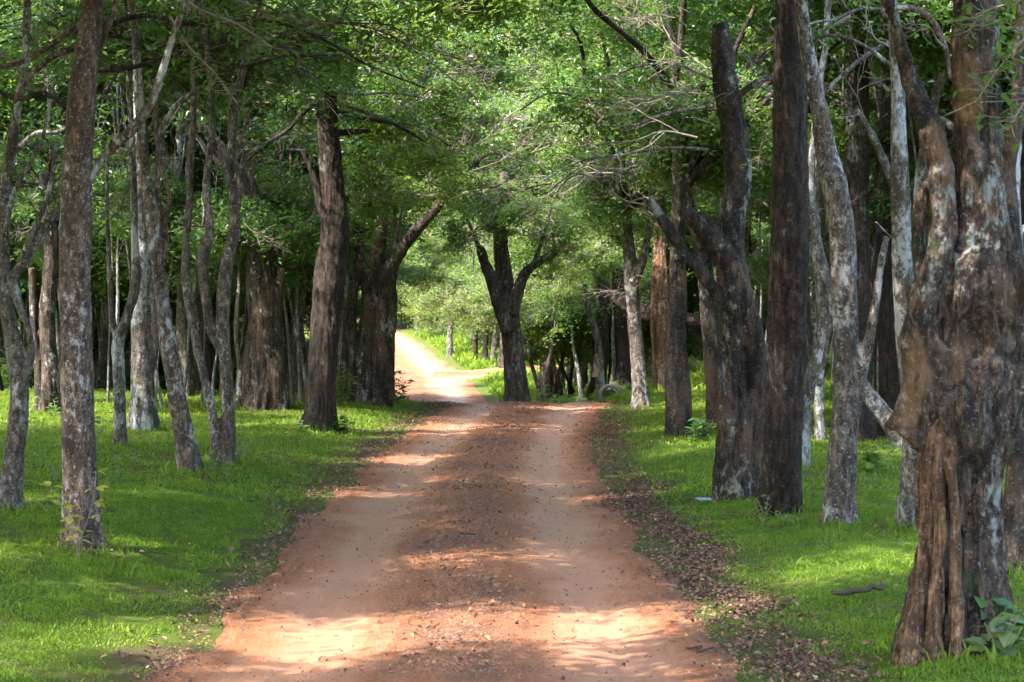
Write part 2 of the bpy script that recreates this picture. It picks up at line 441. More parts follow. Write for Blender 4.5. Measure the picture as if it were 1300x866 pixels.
def tube(pts4, step=0.06, seg=24, flute=0.0, lump=0.0, seed=0, nf=5, twist=0.3, flare=0.0, flare_h=0.5, cap=True, fine=0.0):
    """pts4 rows x,y,z,r. returns verts, quads. flute = ridges round the stem, lump = knobs, flare = spreading foot"""
    c = catmull(pts4, step)
    p, r = c[:, :3], np.maximum(c[:, 3], 0.0015)
    n = len(p)
    t = np.gradient(p, axis=0); t /= np.linalg.norm(t, axis=1)[:, None] + 1e-9
    a = np.cross(t, [0, 1.0, 0.02]); a /= np.linalg.norm(a, axis=1)[:, None] + 1e-9
    b = np.cross(t, a)
    th = np.linspace(0, 2 * math.pi, seg, endpoint=False)
    rs = np.random.default_rng(seed + 50)
    R_ = np.repeat(r[:, None], seg, 1)
    h = np.concatenate([[0], np.cumsum(np.linalg.norm(np.diff(p, axis=0), axis=1))])
    if flare > 0:
        fl = np.exp(-(np.clip(h - 0.30, 0, None) / flare_h) ** 1.1)
        ph = rs.uniform(0, 6.28, 3)
        root = 0.55 + 0.45 * np.cos(nf * th + ph[0]) + 0.25 * np.cos(3 * th + ph[1])
        R_ *= 1 + flare * fl[:, None] * np.clip(root, 0.1, 2)[None]
    if flute > 0:
        tw = th[None] + twist * h[:, None] * 0.6 + 0.35 * np.sin(h[:, None] * 1.3 + rs.uniform(0, 6))
        m = 0
        for q in range(3):
            kq = nf + q * 2 - 1
            m = m + np.sin(kq * tw + rs.uniform(0, 6.28) + 0.8 * np.sin(h[:, None] * rs.uniform(0.6, 1.6) + rs.uniform(0, 6))) / (1.3 + q)
        m = 0.62 - np.abs(m) * 1.1
        R_ *= 1 + flute * m
    base = p[:, None] + (a[:, None] * np.cos(th)[None, :, None] + b[:, None] * np.sin(th)[None, :, None]) * R_[:, :, None]
    if lump > 0 or fine > 0:
        q = base.reshape(-1, 3)
        m = lump * noise(q, 1.6, seed + 1) + lump * 0.6 * noise(q, 3.6, seed + 2)
        if fine > 0: m = m + fine * noise(q * [1, 1, 0.25], 13, seed + 3)
        m = m.reshape(n, seg)
        base = p[:, None] + (base - p[:, None]) * (1 + m)[:, :, None]
    v = base.reshape(-1, 3)
    k = (np.arange(n - 1)[:, None] * seg + np.arange(seg)[None]).ravel()
    k2 = (np.arange(n - 1)[:, None] * seg + (np.arange(seg) + 1)[None] % seg).ravel()
    f = np.stack([k, k2, k2 + seg, k + seg], 1)
    if cap:
        v = np.vstack([v, p[0], p[-1]])
        i0, i1 = len(v) - 2, len(v) - 1
        s0 = np.arange(seg); s1 = (s0 + 1) % seg
        e = (n - 1) * seg
        cf = np.vstack([np.stack([s1, s0, np.full(seg, i0), np.full(seg, i0)], 1)])
        cg = np.stack([s0 + e, s1 + e, np.full(seg, i1), np.full(seg, i1)], 1)
        return v, f, np.vstack([cf[:, :3], cg[:, :3]])
    return v, f, np.zeros((0, 3), int)

def join(parts):
    vs, qs, ts, o = [], [], [], 0
    for v, q, t in parts:
        vs.append(v); qs.append(q + o); ts.append(t + o); o += len(v)
    return np.vstack(vs), [a for a in (np.vstack(qs), np.vstack(ts)) if len(a)]

def fuse(name, parts, mat, voxel=0.022, furrow=0.006, seed=0, ffreq=7.0, dents=()):
    """melt overlapping tubes into one continuous skin and carve bark furrows into it"""
    v, f = join(parts)
    me = mesh_np(name + '_raw', v, f, [mat])
    o = bpy.data.objects.new('raw', me); COL.objects.link(o)
    md = o.modifiers.new('r', 'REMESH'); md.mode = 'VOXEL'; md.voxel_size = voxel; md.use_smooth_shade = True
    dg = bpy.context.evaluated_depsgraph_get()
    out = bpy.data.meshes.new_from_object(o.evaluated_get(dg))
    bpy.data.objects.remove(o); bpy.data.meshes.remove(me)
    out.name = name
    n = len(out.vertices)
    co = np.empty(n * 3, np.float32); out.vertices.foreach_get('co', co); co = co.reshape(-1, 3).astype(float)
    no = np.empty(n * 3, np.float32); out.vertices.foreach_get('normal', no); no = no.reshape(-1, 3)
    d = 0.35 * furrow * noise(co * [1, 1, 0.3], 3.1 * ffreq, seed + 8, 14) + furrow * (1 - 2 * np.abs(noise(co * [1, 1, 0.16], ffreq, seed + 5, 12))) + 0.5 * furrow * noise(co * [1, 1, 0.5], 9, seed + 6)
    co = co + no * d[:, None]
    for c_, r_d, dep in dents:
        q = co - np.array(c_); q[:, 2] *= 0.6
        g = np.exp(-(q ** 2).sum(1) / r_d ** 2 * (1 + 0.4 * noise(co, 5, 95)))
        co[:, 1] += g * dep
    out.vertices.foreach_set('co', co.astype(np.float32).ravel())
    out.materials.clear(); out.materials.append(mat)
    out.polygons.foreach_set('use_smooth', np.ones(len(out.polygons), bool))
    out.update()
    return out

# ------------------------------------------------------------------ foliage
def leaves_np(c, size, rs, up=0.6, droop=0.0, aspect=0.46):
    """one folded rhombic leaf at each centre"""
    n = len(c)
    nrm = rs.normal(size=(n, 3)); nrm[:, 2] = np.abs(nrm[:, 2]) + up
    nrm /= np.linalg.norm(nrm, axis=1)[:, None]
    d = rs.normal(size=(n, 3)); d[:, 2] -= droop
    d -= nrm * (d * nrm).sum(1)[:, None]; d /= np.linalg.norm(d, axis=1)[:, None] + 1e-9
    s = np.cross(nrm, d)
    L = (size * rs.uniform(0.6, 1.25, n))[:, None]; Wd = L * aspect * rs.uniform(0.8, 1.2, (n, 1)) / 2
    a = c - d * L * 0.5; b = c + s * Wd + nrm * Wd * 0.35 - d * L * .05; e = c + d * L * 0.5 - nrm * L * 0.12; g = c - s * Wd + nrm * Wd * 0.35 - d * L * .05
    v = np.stack([a, b, e, g], 1).reshape(-1, 3)
    f = np.arange(n * 4).reshape(-1, 4)
    return v, f

def rods(A, B, r0, r1, rs, bend=0.1, seg=3, m=4):
    """n thin three sided twigs from A to B"""
    n = len(A)
    t = np.linspace(0, 1, m)
    L = np.linalg.norm(B - A, axis=1)[:, None]
    off = rs.normal(size=(n, 3)) * L * bend
    P_ = A[:, None] * (1 - t)[None, :, None] + B[:, None] * t[None, :, None] + off[:, None] * (4 * t * (1 - t))[None, :, None]
    P_ = P_ + rs.normal(size=P_.shape) * (L * bend * 0.35)[:, None] * (t * (1 - t) * 4)[None, :, None]
    ax = (B - A) / (L + 1e-9)
    s = np.cross(ax, [0.3, 0.2, 0.93]); s /= np.linalg.norm(s, axis=1)[:, None] + 1e-9
    w = np.cross(ax, s)
    rr = (np.asarray(r0)[:, None] * (1 - t) + np.asarray(r1)[:, None] * t)
    th = np.arange(seg) * 2 * math.pi / seg
    ring = s[:, None, None] * np.cos(th)[None, None, :, None] + w[:, None, None] * np.sin(th)[None, None, :, None]
    v = P_[:, :, None] + ring * rr[:, :, None, None]
    v = v.reshape(-1, 3)
    base = (np.arange(n) * m * seg)[:, None, None] + (np.arange(m - 1) * seg)[None, :, None]
    q = np.arange(seg)[None, None]; q2 = (q + 1) % seg
    f = np.stack(np.broadcast_arrays(base + q, base + q2, base + q2 + seg, base + q + seg), -1).reshape(-1, 4)
    return v, f

def crown_mesh(name, mat, twig, nleaf, size, n_cl, cl_r, seed, rad=(1, 1, 0.7), shell=0.5, up=0.6, hollow_shade=0.0):
    """a mass of foliage about 1 m in radius built of twigs and leaf sprays"""
    rs = np.random.default_rng(seed)
    nb = 13
    bd = rs.normal(size=(nb, 3)); bd[:, 2] = bd[:, 2] * 0.75 + 0.12; bd /= np.linalg.norm(bd, axis=1)[:, None]
    bl = rs.uniform(0.65, 1.25, nb)
    hub0 = np.array([0, 0, -0.3 * rad[2]])
    bi = rs.integers(0, nb, n_cl); t_ = rs.uniform(0.30, 1.0, n_cl) ** 0.7
    C = hub0 * (1 - t_[:, None]) + bd[bi] * (bl[bi] * t_)[:, None] + rs.normal(size=(n_cl, 3)) * 0.16 * (0.4 + t_)[:, None] * [1, 1, 0.6]
    C = C * np.array(rad); C[:, 2] -= 0.10 * (C[:, 0] ** 2 + C[:, 1] ** 2)
    k = rs.integers(0, n_cl, nleaf)
    # sprays: flattened, tilted discs
    tilt = rs.normal(size=(n_cl, 3)) * 0.35; tilt[:, 2] = 1; tilt /= np.linalg.norm(tilt, axis=1)[:, None]
    g = rs.normal(size=(nleaf, 3)) * cl_r * rs.uniform(0.6, 1.3, n_cl)[k][:, None]
    g -= tilt[k] * (g * tilt[k]).sum(1)[:, None] * 0.72
    g[:, 2] -= 0.25 * (g[:, 0] ** 2 + g[:, 1] ** 2) / cl_r
    v1, f1 = leaves_np(C[k] + g, size, rs, up)
    tone_c = rs.beta(2.2, 2.6, n_cl)
    tone = np.clip(tone_c[k] * 0.6 + rs.uniform(0, 1, nleaf) * 0.5 - 0.05, 0, 0.93)
    tone[rs.uniform(size=nleaf) > 0.994] = 1.0
    # branchlets from the middle
    hub = (hub0 * (1 - t_[:, None] * .6) + bd[bi] * (bl[bi] * t_ * .6)[:, None]) * np.array(rad)
    v2, f2 = rods(hub, C, rs.uniform(0.008, 0.02, n_cl), np.full(n_cl, 0.003), rs, 0.10)
    nt = n_cl * 4; kk = rs.integers(0, n_cl, nt)
    e = C[kk] + rs.normal(size=(nt, 3)) * cl_r * [1.2, 1.2, 0.4]
    v3, f3 = rods(C[kk] * 0.93, e, np.full(nt, 0.0035), np.full(nt, 0.0012), rs, 0.08)
    tipb = bd * bl[:, None] * 0.95 * np.array(rad)
    v4, f4 = rods(np.repeat(hub0[None], nb, 0), tipb, np.full(nb, 0.022), np.full(nb, 0.005), rs, 0.08, 4, 7)
    v3 = np.vstack([v3, v4]); f3 = np.vstack([f3, f4 + len(v3) - len(v4)])
    v = np.vstack([v1, v2, v3]); f = np.vstack([f1, f2 + len(v1), f3 + len(v1) + len(v2)])
    mi = np.concatenate([np.zeros(len(f1)), np.ones(len(f2) + len(f3))])
    tn = np.concatenate([tone, np.full(len(f2) + len(f3), 0.5)])
    return mesh_np(name, v, f, [mat, twig], mi, tn, smooth=False)

CR = {}
for nm, mt, tw in (('green', 'leaf', 'twig'), ('dark', 'leaf_dark', 'twig_dark'), ('light', 'leaf_light', 'twig'), ('olive', 'leaf_olive', 'twig')):
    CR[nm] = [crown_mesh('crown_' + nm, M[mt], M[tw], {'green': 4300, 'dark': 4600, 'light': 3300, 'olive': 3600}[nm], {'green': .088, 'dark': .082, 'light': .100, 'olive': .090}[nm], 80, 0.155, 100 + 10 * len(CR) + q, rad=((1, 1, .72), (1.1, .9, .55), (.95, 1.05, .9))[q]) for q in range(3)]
CR['big'] = [crown_mesh('crown_near', M['leaf'], M['twig_dark'], 5200, 0.075, 75, 0.17, 300 + q, rad=(1, 1, 0.6)) for q in range(3)]
CR['far'] = [crown_mesh('crown_far', M['leaf_light'], M['twig'], 5200, 0.085, 110, 0.15, 400 + q, rad=(1, 1, 1.0)) for q in range(2)]

def crown(parent, world_pos, r, kind, flat=1.0, name='crown', rnd=random):
    o = link(name, CR[kind][rnd.randrange(len(CR[kind]))], parent)
    o.location = Vector(world_pos) - parent.location
    o.rotation_euler = (rnd.uniform(-0.25, 0.25), rnd.uniform(-0.25, 0.25), rnd.uniform(0, 6.28))
    o.scale = (r, r, r * flat)
    return o

# bare twiggy sprays
def spray_mesh(name, mat, seed, L=1.0, n1=6, n2=4, n3=2, r0=0.010):
    rs = np.random.default_rng(seed)
    main = [Vector((0, 0, 0))]; d = Vector((1, 0, 0.1)); N = 14
    for k in range(N):
        d = (d + Vector(rs.normal(size=3) * 0.16)).normalized(); main.append(main[-1] + d * L / N)
    A, B, r_a, r_b = [], [], [], []
    def grow(path, lvl, r):
        for a, b in zip(path[:-1], path[1:]): A.append(a); B.append(b); r_a.append(r); r_b.append(r * 0.86); r *= 0.86
    def kids(path, n, ln, r, lvl):
        for _ in range(n):
            k = rs.integers(2, len(path) - 1); d = (path[k + 1] - path[k]).normalized()
            dd = (d + Vector(rs.normal(size=3) * 0.6)).normalized(); q = [path[k]]
            for _k in range(6):
                dd = (dd + Vector(rs.normal(size=3) * 0.2)).normalized(); q.append(q[-1] + dd * ln * rs.uniform(.6, 1.2) / 6)
            grow(q, lvl, r)
            if lvl < 3: kids(q, (n2, n3)[lvl - 1], ln * 0.5, r * 0.55, lvl + 1)
    grow(main, 0, r0); kids(main, n1, L * 0.55, r0 * 0.5, 1)
    v, f = rods(np.array([tuple(a) for a in A]), np.array([tuple(a) for a in B]), np.array(r_a), np.array(r_b), rs, 0.02, 4, 2)
    return mesh_np(name, v, f, [mat])
SPRAY = [spray_mesh('bare_branch', M['twig'], 700 + k) for k in range(4)]
SPRAY_D = [spray_mesh('bare_branch', M['twig_dark'], 720 + k) for k in range(3)]

def spray(parent, a, b, dark=False, thick=1.0):
    """a bare twiggy branch from world point a towards b"""
    o = link('bare_branch', random.choice(SPRAY_D if dark else SPRAY), parent)
    d = b - a
    o.location = a - parent.location
    o.rotation_mode = 'QUATERNION'; o.rotation_quaternion = d.to_track_quat('X', 'Z')
    o.scale = (d.length, d.length, d.length)
    return o

# ------------------------------------------------------------------ traced trees
def px_path(pts, D, org, dz=0.0, seed=0, wob=0.12):
    """pts of (px, py, width px[, depth offset]) -> rows relative to org"""
    rs = random.Random(seed); out = []; w = 0
    for k, p in enumerate(pts):
        dd = p[3] if len(p) > 3 else (w if k else 0)
        w += rs.uniform(-wob, wob)
        q = P(p[0], p[1], D + dd) - org
        out.append((q.x, q.y, q.z, p[2] * 0.5 * (D + dd) / FPX))
    return out
def extend(path, top, lean=(0, 0), taper=0.5, seed=0):
    """carry a stem on from its last traced point up to height top (relative to the base)"""
    rs = random.Random(seed + 9); p = path[-1]; n = max(2, int((top - p[2]) / 1.0))
    if top <= p[2] + 0.3: return path
    q = path[-2]; dx, dy, dz = p[0] - q[0], p[1] - q[1], max(0.2, p[2] - q[2]); sx, sy = dx / dz, dy / dz
    out = list(path); x, y, z, r = p; st = (top - z) / n
    for k in range(n):
        sx = sx * 0.7 + lean[0] * 0.3 + rs.uniform(-0.1, 0.1); sy = sy * 0.7 + lean[1] * 0.3 + rs.uniform(-0.1, 0.1)
        x += sx * st; y += sy * st; z += st
        out.append((x, y, z, r * (1 - (1 - taper) * (k + 1) / n)))
    return out

TREES = []
def hero(name, label, cat, base, D, mat, stems, limbs=(), top=8.5, lean=(0, 0), voxel=0.022, furrow=0.006, flute=0.06, lump=0.05, flare=0.5,
         flare_h=0.35, nf=6, crowns=(), ext=True, seed=1, twist=0.25, group=None, ffreq=7.0):
    org = base_at(base[0], base[1], D); D = org.y
    t = empty(name, org)
    tag(t, label, cat, group)
    parts = []; tops = []
    for k, st in enumerate(stems):
        pth = px_path(st, D, org, seed=seed + k, wob=0.12 if k == 0 else 0.05)
        if k == 0 or st[0][1] >= base[1] - 12:
            x, y, z, r = pth[0]
            pth = [(x, y, min(z, 0) - 0.35, r * 1.1)] + pth
        if ext and st[-1][1] <= 40: pth = extend(pth, top - 0.8 * k, lean, seed=seed + k)
        tops.append(pth[-1])
        parts.append(tube(pth, 0.05, 28, flute if k == 0 else flute * 0.6, lump, seed * 7 + k, nf, twist, flare if (k == 0 or st[0][1] >= base[1] - 12) else 0, flare_h, fine=0.02))
    link('trunk', fuse('trunk', parts, M[mat], voxel, furrow, seed, ffreq), t)
    for k, lb in enumerate(limbs):
        pth = px_path(lb, D, org, seed=seed + 40 + k)
        if lb[-1][1] <= 15: pth = extend(pth, top - 1, lean, seed=seed + k)
        v, q, tr = tube(pth, 0.05, 12, 0.04, 0.08, seed * 11 + k, 4, fine=0.03)
        link('limb', mesh_np('limb', v, [q, tr], [M[mat]]), t)
    for c in crowns:
        px, py, dd, r, kd = c[:5]
        crown(t, P(px, py, D + dd), r, kd, c[5] if len(c) > 5 else 1.0)
    TREES.append((t, org, tops[0]))
    return t

# ---- left of the road
L1 = hero('tree', 'tall reddish lichen-spotted tree nearest on the left, yellow-leaved seedling before it', 'tree', (104, 694), None, 'redpale',
     [[(104, 694, 44), (103, 655, 42), (101, 600, 42), (98, 500, 41), (96, 400, 38), (96, 300, 40), (99, 200, 37), (106, 100, 33), (117, 20, 27), (121, -20, 25)],
      [(92, 500, 10), (84, 430, 9), (86, 330, 8), (90, 230, 8), (96, 170, 7)]],
     [[(106, 240, 10), (115, 226, 8), (130, 200, 9), (148, 182, 12), (172, 160, 13), (196, 120, 11), (215, 60, 9), (232, 5, 8)],
      [(112, 100, 12), (120, 78, 10), (133, 42, 9), (148, 0, 7)],
      [(100, 60, 9), (70, 70, 8), (40, 95, 7), (18, 130, 6)],
      [(102, 30, 8), (60, 60, 8), (25, 80, 6), (-20, 90, 5)]],
     top=9.5, flare=0.75, flare_h=0.30, lump=0.03, flute=0.05, seed=3, nf=6)
L0 = hero('tree', 'grey-brown forked tree at the left edge of the picture with its fork near head height', 'tree', (12, 650), None, 'pale',
     [[(12, 650, 28), (18, 580, 24), (25, 510, 24), (24, 460, 22), (12, 410, 19), (4, 350, 18), (4, 280, 16), (12, 200, 13), (26, 120, 11), (34, 30, 10)],
      [(26, 500, 12), (38, 455, 11), (36, 420, 9), (24, 385, 10), (16, 355, 11), (30, 335, 12), (50, 300, 14), (78, 262, 12), (100, 235, 9)]],
     [[(20, 350, 10), (35, 310, 7), (60, 250, 6), (72, 180, 5)], [(5, 300, 8), (20, 240, 6), (52, 180, 5), (70, 100, 4)]],
     top=8, flare=0.6, flare_h=0.2, seed=5)
hero('slim_tree', 'slim whitish tree with a low Y fork behind the nearest left tree', 'tree', (153, 566), None, 'grey',
     [[(153, 566, 16), (152, 520, 14), (151, 470, 15), (150, 435, 15), (162, 400, 11), (172, 360, 12), (171, 300, 9), (169, 220, 8), (165, 130, 7), (160, 30, 6)],
      [(150, 435, 10), (142, 400, 8), (139, 340, 6), (136, 260, 5), (136, 180, 4)]], [], top=7.5, seed=7, flute=0.03, voxel=0.02, crowns=[(150, 20, 1, 1.4, 'dark')])
hero('tree', 'straight mottled grey trunk just right of the whitish Y-forked tree', 'tree', (183, 546), None, 'grey',
     [[(183, 546, 32), (181, 480, 27), (180, 400, 27), (180, 320, 23), (178, 230, 18), (176, 130, 14), (172, 30, 12)],
      [(190, 470, 14), (198, 410, 12), (190, 330, 10), (188, 250, 9)]], [], top=8, seed=8, lump=0.06)
hero('leaning_tree', 'dark trunk leaning left, pale peeled patch low on it, second stem left of the road', 'tree', (243, 600), None, 'redpale',
     [[(243, 602, 28), (235, 560, 25), (224, 500, 22), (214, 440, 21), (206, 380, 17), (198, 320, 16), (190, 260, 15), (183, 200, 13), (176, 120, 11), (170, 30, 9)],
      [(206, 330, 10), (208, 285, 10), (200, 240, 8), (203, 175, 7), (222, 135, 7), (250, 114, 6), (262, 108, 4)]],
     [[(208, 290, 7), (215, 250, 5), (200, 190, 5), (196, 100, 4)]], top=8.5, seed=9, lean=(-0.1, 0), flare=0.4)
CLT = hero('clustered_tree', 'cluster of slender lichened stems growing from one foot, left of the road', 'tree', (283, 590), None, 'pale',
     [[(288, 590, 18), (290, 540, 16), (288, 480, 15), (283, 420, 17), (286, 350, 17), (298, 285, 14), (294, 220, 12), (296, 150, 11), (305, 100, 10), (322, 40, 8), (330, 10, 8)],
      [(276, 592, 14), (272, 540, 12), (262, 490, 11), (250, 440, 11), (240, 390, 10), (235, 330, 10), (240, 260, 9), (244, 180, 8), (246, 100, 7), (240, 10, 7)],
      [(285, 450, 10), (268, 420, 12), (262, 380, 13), (258, 330, 14), (266, 290, 11), (262, 230, 9), (270, 150, 8), (262, 60, 7), (255, 10, 7)]],
     [[(298, 230, 6), (312, 200, 5), (340, 180, 3), (385, 170, 2)], [(296, 300, 5), (305, 250, 4), (300, 200, 4), (318, 140, 3)]], top=8, seed=10, flare=0.5, crowns=[(300, 10, 2, 1.7, 'dark'), (250, 60, 3, 1.3, 'dark')])
L7 = hero('dark_tree', 'big dark furrowed trunk with a slight left lean at the left grass edge', 'tree', (405, 546), None, 'dark',
     [[(405, 546, 36), (407, 515, 34), (409, 470, 35), (413, 410, 37), (420, 340, 38), (426, 285, 33), (421, 230, 29), (417, 170, 26), (414, 110, 24), (412, 40, 20), (412, 0, 18)],
      [(424, 320, 14), (410, 270, 10), (398, 225, 8), (385, 190, 6)]],
     [[(415, 150, 8), (395, 135, 7), (365, 165, 6), (335, 185, 5), (300, 215, 4)], [(415, 170, 9), (440, 168, 8), (470, 166, 5)],
      [(418, 110, 7), (380, 105, 6), (330, 100, 5), (290, 92, 4)], [(424, 140, 6), (460, 150, 5), (500, 158, 4), (540, 180, 3)]],
     top=8.5, seed=11, flare=0.55, flare_h=0.3, furrow=0.012, flute=0.05, ffreq=8,
     crowns=[(515, 180, 3, 1.0, 'light'), (545, 235, 5, .8, 'light'), (470, 225, 4, 0.9, 'green'), (440, 50, -1, 1.1, 'green'), (385, 40, -1, 1.0, 'green'), (360, 90, 3, 1.3, 'dark'), (520, 120, 3, 1.1, 'green')])
L8 = hero('fluted_tree', 'thick fluted dark trunk of several fused stems, long bare limb reaching over the far road', 'tree', (472, 514), None, 'gnarl',
     [[(462, 516, 26), (463, 480, 23), (466, 430, 20), (472, 380, 18), (478, 330, 16), (484, 290, 14), (488, 240, 11), (494, 180, 9)],
      [(480, 514, 24), (482, 460, 21), (488, 400, 19), (494, 345, 20), (510, 315, 16), (535, 285, 14), (560, 256, 12), (585, 225, 10), (607, 204, 8)],
      [(452, 514, 14), (450, 460, 13), (446, 400, 12), (452, 350, 10), (458, 300, 9), (450, 240, 8), (446, 180, 6)],
      [(472, 512, 16), (474, 450, 14), (468, 390, 13), (460, 340, 11), (452, 300, 10), (462, 260, 8)],
      [(492, 512, 12), (495, 450, 10), (500, 390, 8), (498, 330, 7), (506, 280, 6)]],
     [[(560, 260, 4), (578, 240, 3), (600, 232, 3), (625, 238, 2), (650, 226, 2)], [(607, 204, 4), (622, 195, 3), (640, 198, 2)], [(486, 330, 5), (488, 290, 5), (480, 240, 4), (486, 190, 3)]],
     top=7, seed=12, flute=0.2, lump=0.05, flare=0.5, voxel=0.026, furrow=0.012,
     crowns=[(470, 250, 1, 1.1, 'green'), (445, 290, 2, 0.7, 'green'), (560, 150, 4, 1.2, 'light'), (540, 345, 22, 1.0, 'light')])
hero('slim_tree', 'thin dark stem standing alone at the left edge of the far road', 'tree', (496, 494), 44, 'dark',
     [[(497, 520, 9), (497, 470, 8), (498, 420, 7), (499, 360, 6), (503, 300, 5)]], [], seed=13, flare=0.2, voxel=0.016, flute=0.02, ext=False, crowns=[(500, 300, 1, 0.5, 'light')])
hero('gnarled_tree', 'squat gnarled dark trunk in deep shade left of the big dark tree', 'tree', (340, 519), None, 'gnarl',
     [[(340, 519, 46), (342, 480, 40), (338, 430, 38), (335, 380, 40), (330, 330, 34), (335, 270, 26)],
      [(318, 517, 16), (316, 460, 15), (322, 400, 14), (318, 340, 12)], [(358, 517, 12), (352, 460, 12), (350, 400, 14), (358, 340, 10)]], [], seed=14, flute=0.2, lump=0.1, flare=0.4,
     ext=False, crowns=[(340, 300, 0, 1.3, 'dark'), (300, 250, 2, 1.4, 'dark'), (375, 270, 1, 1.2, 'dark')])

# ---- centre
C1 = hero('lone_tree', 'lone dark tree with three short thick forks in the middle behind the road crest', 'tree', (656, 525), 46, 'greybrown',
     [[(657, 530, 37), (656, 500, 30), (652, 450, 26), (646, 400, 25), (640, 350, 21), (636, 315, 18), (634, 270, 15), (640, 220, 10)],
      [(646, 420, 20), (634, 385, 18), (624, 355, 15), (616, 335, 13), (610, 315, 10)],
      [(650, 400, 16), (656, 375, 14), (664, 352, 13), (676, 338, 10), (695, 326, 9), (706, 320, 7)]],
     [[(610, 318, 7), (600, 295, 5), (585, 262, 4), (566, 240, 3)], [(706, 320, 6), (722, 300, 4), (745, 280, 3), (770, 276, 2)], [(676, 338, 6), (690, 300, 5), (700, 262, 4), (716, 220, 3)], [(638, 290, 7), (622, 255, 5), (610, 210, 4), (590, 170, 3)]], seed=20, ext=False, flute=0.12, lump=0.04, flare=0.35, furrow=0.014,
     crowns=[(650, 262, -0.6, 0.95, 'light'), (598, 285, -0.3, 0.8, 'green'), (705, 288, -.4, 0.85, 'olive'), (570, 310, 1, .6, 'light'), (612, 240, -.5, .8, 'olive'), (740, 320, 1, .8, 'light'), (640, 225, 2, 1.15, 'light'), (560, 270, 3, .8, 'light'), (705, 235, 2, 1.1, 'green'), (620, 160, 2, 1.3, 'green'), (700, 150, 3, 1.3, 'light')])
hero('slim_tree', 'pale leaning stem in front of the dark thicket near the grey ring', 'tree', (764, 496), 47, 'grey',
     [[(765, 505, 8), (763, 470, 7), (760, 440, 8), (753, 410, 8), (746, 390, 6), (742, 360, 5)]], [], seed=21, ext=False, voxel=0.016, flute=0.02, flare=0.2, crowns=[(735, 340, 1, 0.9, 'light')])
hero('dark_tree', 'pair of dark trunks in the thicket beside the grey ring', 'tree', (790, 495), 50, 'dark',
     [[(792, 500, 22), (790, 450, 20), (786, 400, 18), (784, 340, 14)], [(760, 480, 16), (765, 430, 18), (768, 390, 14), (760, 350, 12)]], [], seed=22, ext=False, crowns=[(790, 350, 1, 1.2, 'green'), (760, 310, 2, 1.2, 'olive')])

# ---- right of the road
hero('forked_tree', 'lichen-speckled tree with a narrow fork at the right end of the road crest', 'tree', (813, 520), None, 'pale',
     [[(814, 520, 21), (811, 480, 18), (808, 440, 18), (804, 390, 17), (801, 345, 18), (798, 310, 14), (796, 260, 11)],
      [(803, 360, 12), (813, 340, 11), (820, 312, 10), (826, 280, 9), (828, 240, 8)]], [], seed=23, ext=False, crowns=[(800, 240, 0, 1.1, 'green'), (830, 200, 1, 1.2, 'green'), (770, 280, 2, .8, 'green')])
hero('rooted_tree', 'pale trunk hung with stringy straight aerial roots beside the forked crest tree', 'tree', (842, 503), 42, 'ochre',
     [[(846, 512, 24), (845, 460, 22), (842, 400, 22), (840, 350, 20), (838, 300, 16), (836, 250, 14)],
      [(832, 508, 6), (830, 450, 5), (828, 400, 5), (831, 340, 5), (833, 290, 4)], [(842, 514, 6), (840, 450, 5), (834, 400, 5), (828, 350, 5)], [(852, 512, 6), (853, 450, 5), (846, 400, 4), (840, 360, 4)]],
     [], seed=24, ext=False, flute=0.15, crowns=[(840, 240, 1, 1.4, 'green')])
R2T = hero('tree', 'brown knobbly trunk on the grass between the crest and the gnarled dead-topped tree', 'tree', (859, 556), None, 'gnarl',
     [[(859, 556, 28), (858, 520, 26), (857, 480, 27), (859, 430, 24), (861, 380, 22), (860, 320, 20), (862, 250, 17), (860, 170, 15), (856, 100, 13)],
      [(872, 556, 12), (872, 510, 12), (868, 460, 11), (862, 420, 10)]],
     [[(863, 330, 10), (850, 300, 9), (838, 280, 9), (826, 258, 7)]], seed=25, ext=False, flute=0.12, lump=0.06, crowns=[(850, 130, 0, 1.3, 'green'), (880, 220, 1.5, 1.0, 'green'), (800, 150, 2, 1.3, 'green')])
hero('tree', 'dark slender trunk half hidden behind the gnarled dead-topped tree', 'tree', (908, 575), 29, 'gnarl',
     [[(908, 578, 26), (908, 520, 24), (906, 470, 23), (900, 400, 22), (893, 330, 20), (880, 280, 16), (868, 230, 14)]], [], seed=26, ext=False, flute=0.1, crowns=[(880, 150, 1, 1.4, 'green')])
R4 = hero('gnarled_tree', 'twisted dark gnarled tree with a broken dead top and a stub pointing left', 'tree', (936, 632), None, 'rotten',
     [[(938, 634, 44), (938, 590, 44), (940, 530, 44), (944, 470, 44), (938, 420, 42), (932, 370, 38), (926, 320, 38), (930, 270, 34), (938, 220, 30), (930, 160, 31), (922, 110, 29), (916, 60, 26), (913, 30, 20)],
      [(916, 632, 24), (920, 590, 22), (922, 540, 20), (929, 480, 18), (936, 430, 8)],
      [(958, 630, 18), (960, 580, 18), (964, 520, 20), (962, 460, 20), (956, 410, 18), (940, 360, 8)],
      [(936, 360, 30), (920, 325, 32), (902, 300, 28), (884, 280, 22), (872, 268, 14)],
      [(930, 400, 20), (905, 365, 15), (885, 340, 13), (862, 312, 12), (842, 280, 11), (824, 254, 9)]],
     [[(930, 130, 8), (960, 105, 7), (990, 100, 6), (1010, 125, 5)]], seed=27, ext=False, flute=0.26, lump=0.06, flare=0.3, furrow=0.016, nf=7, voxel=0.02, twist=0.8)
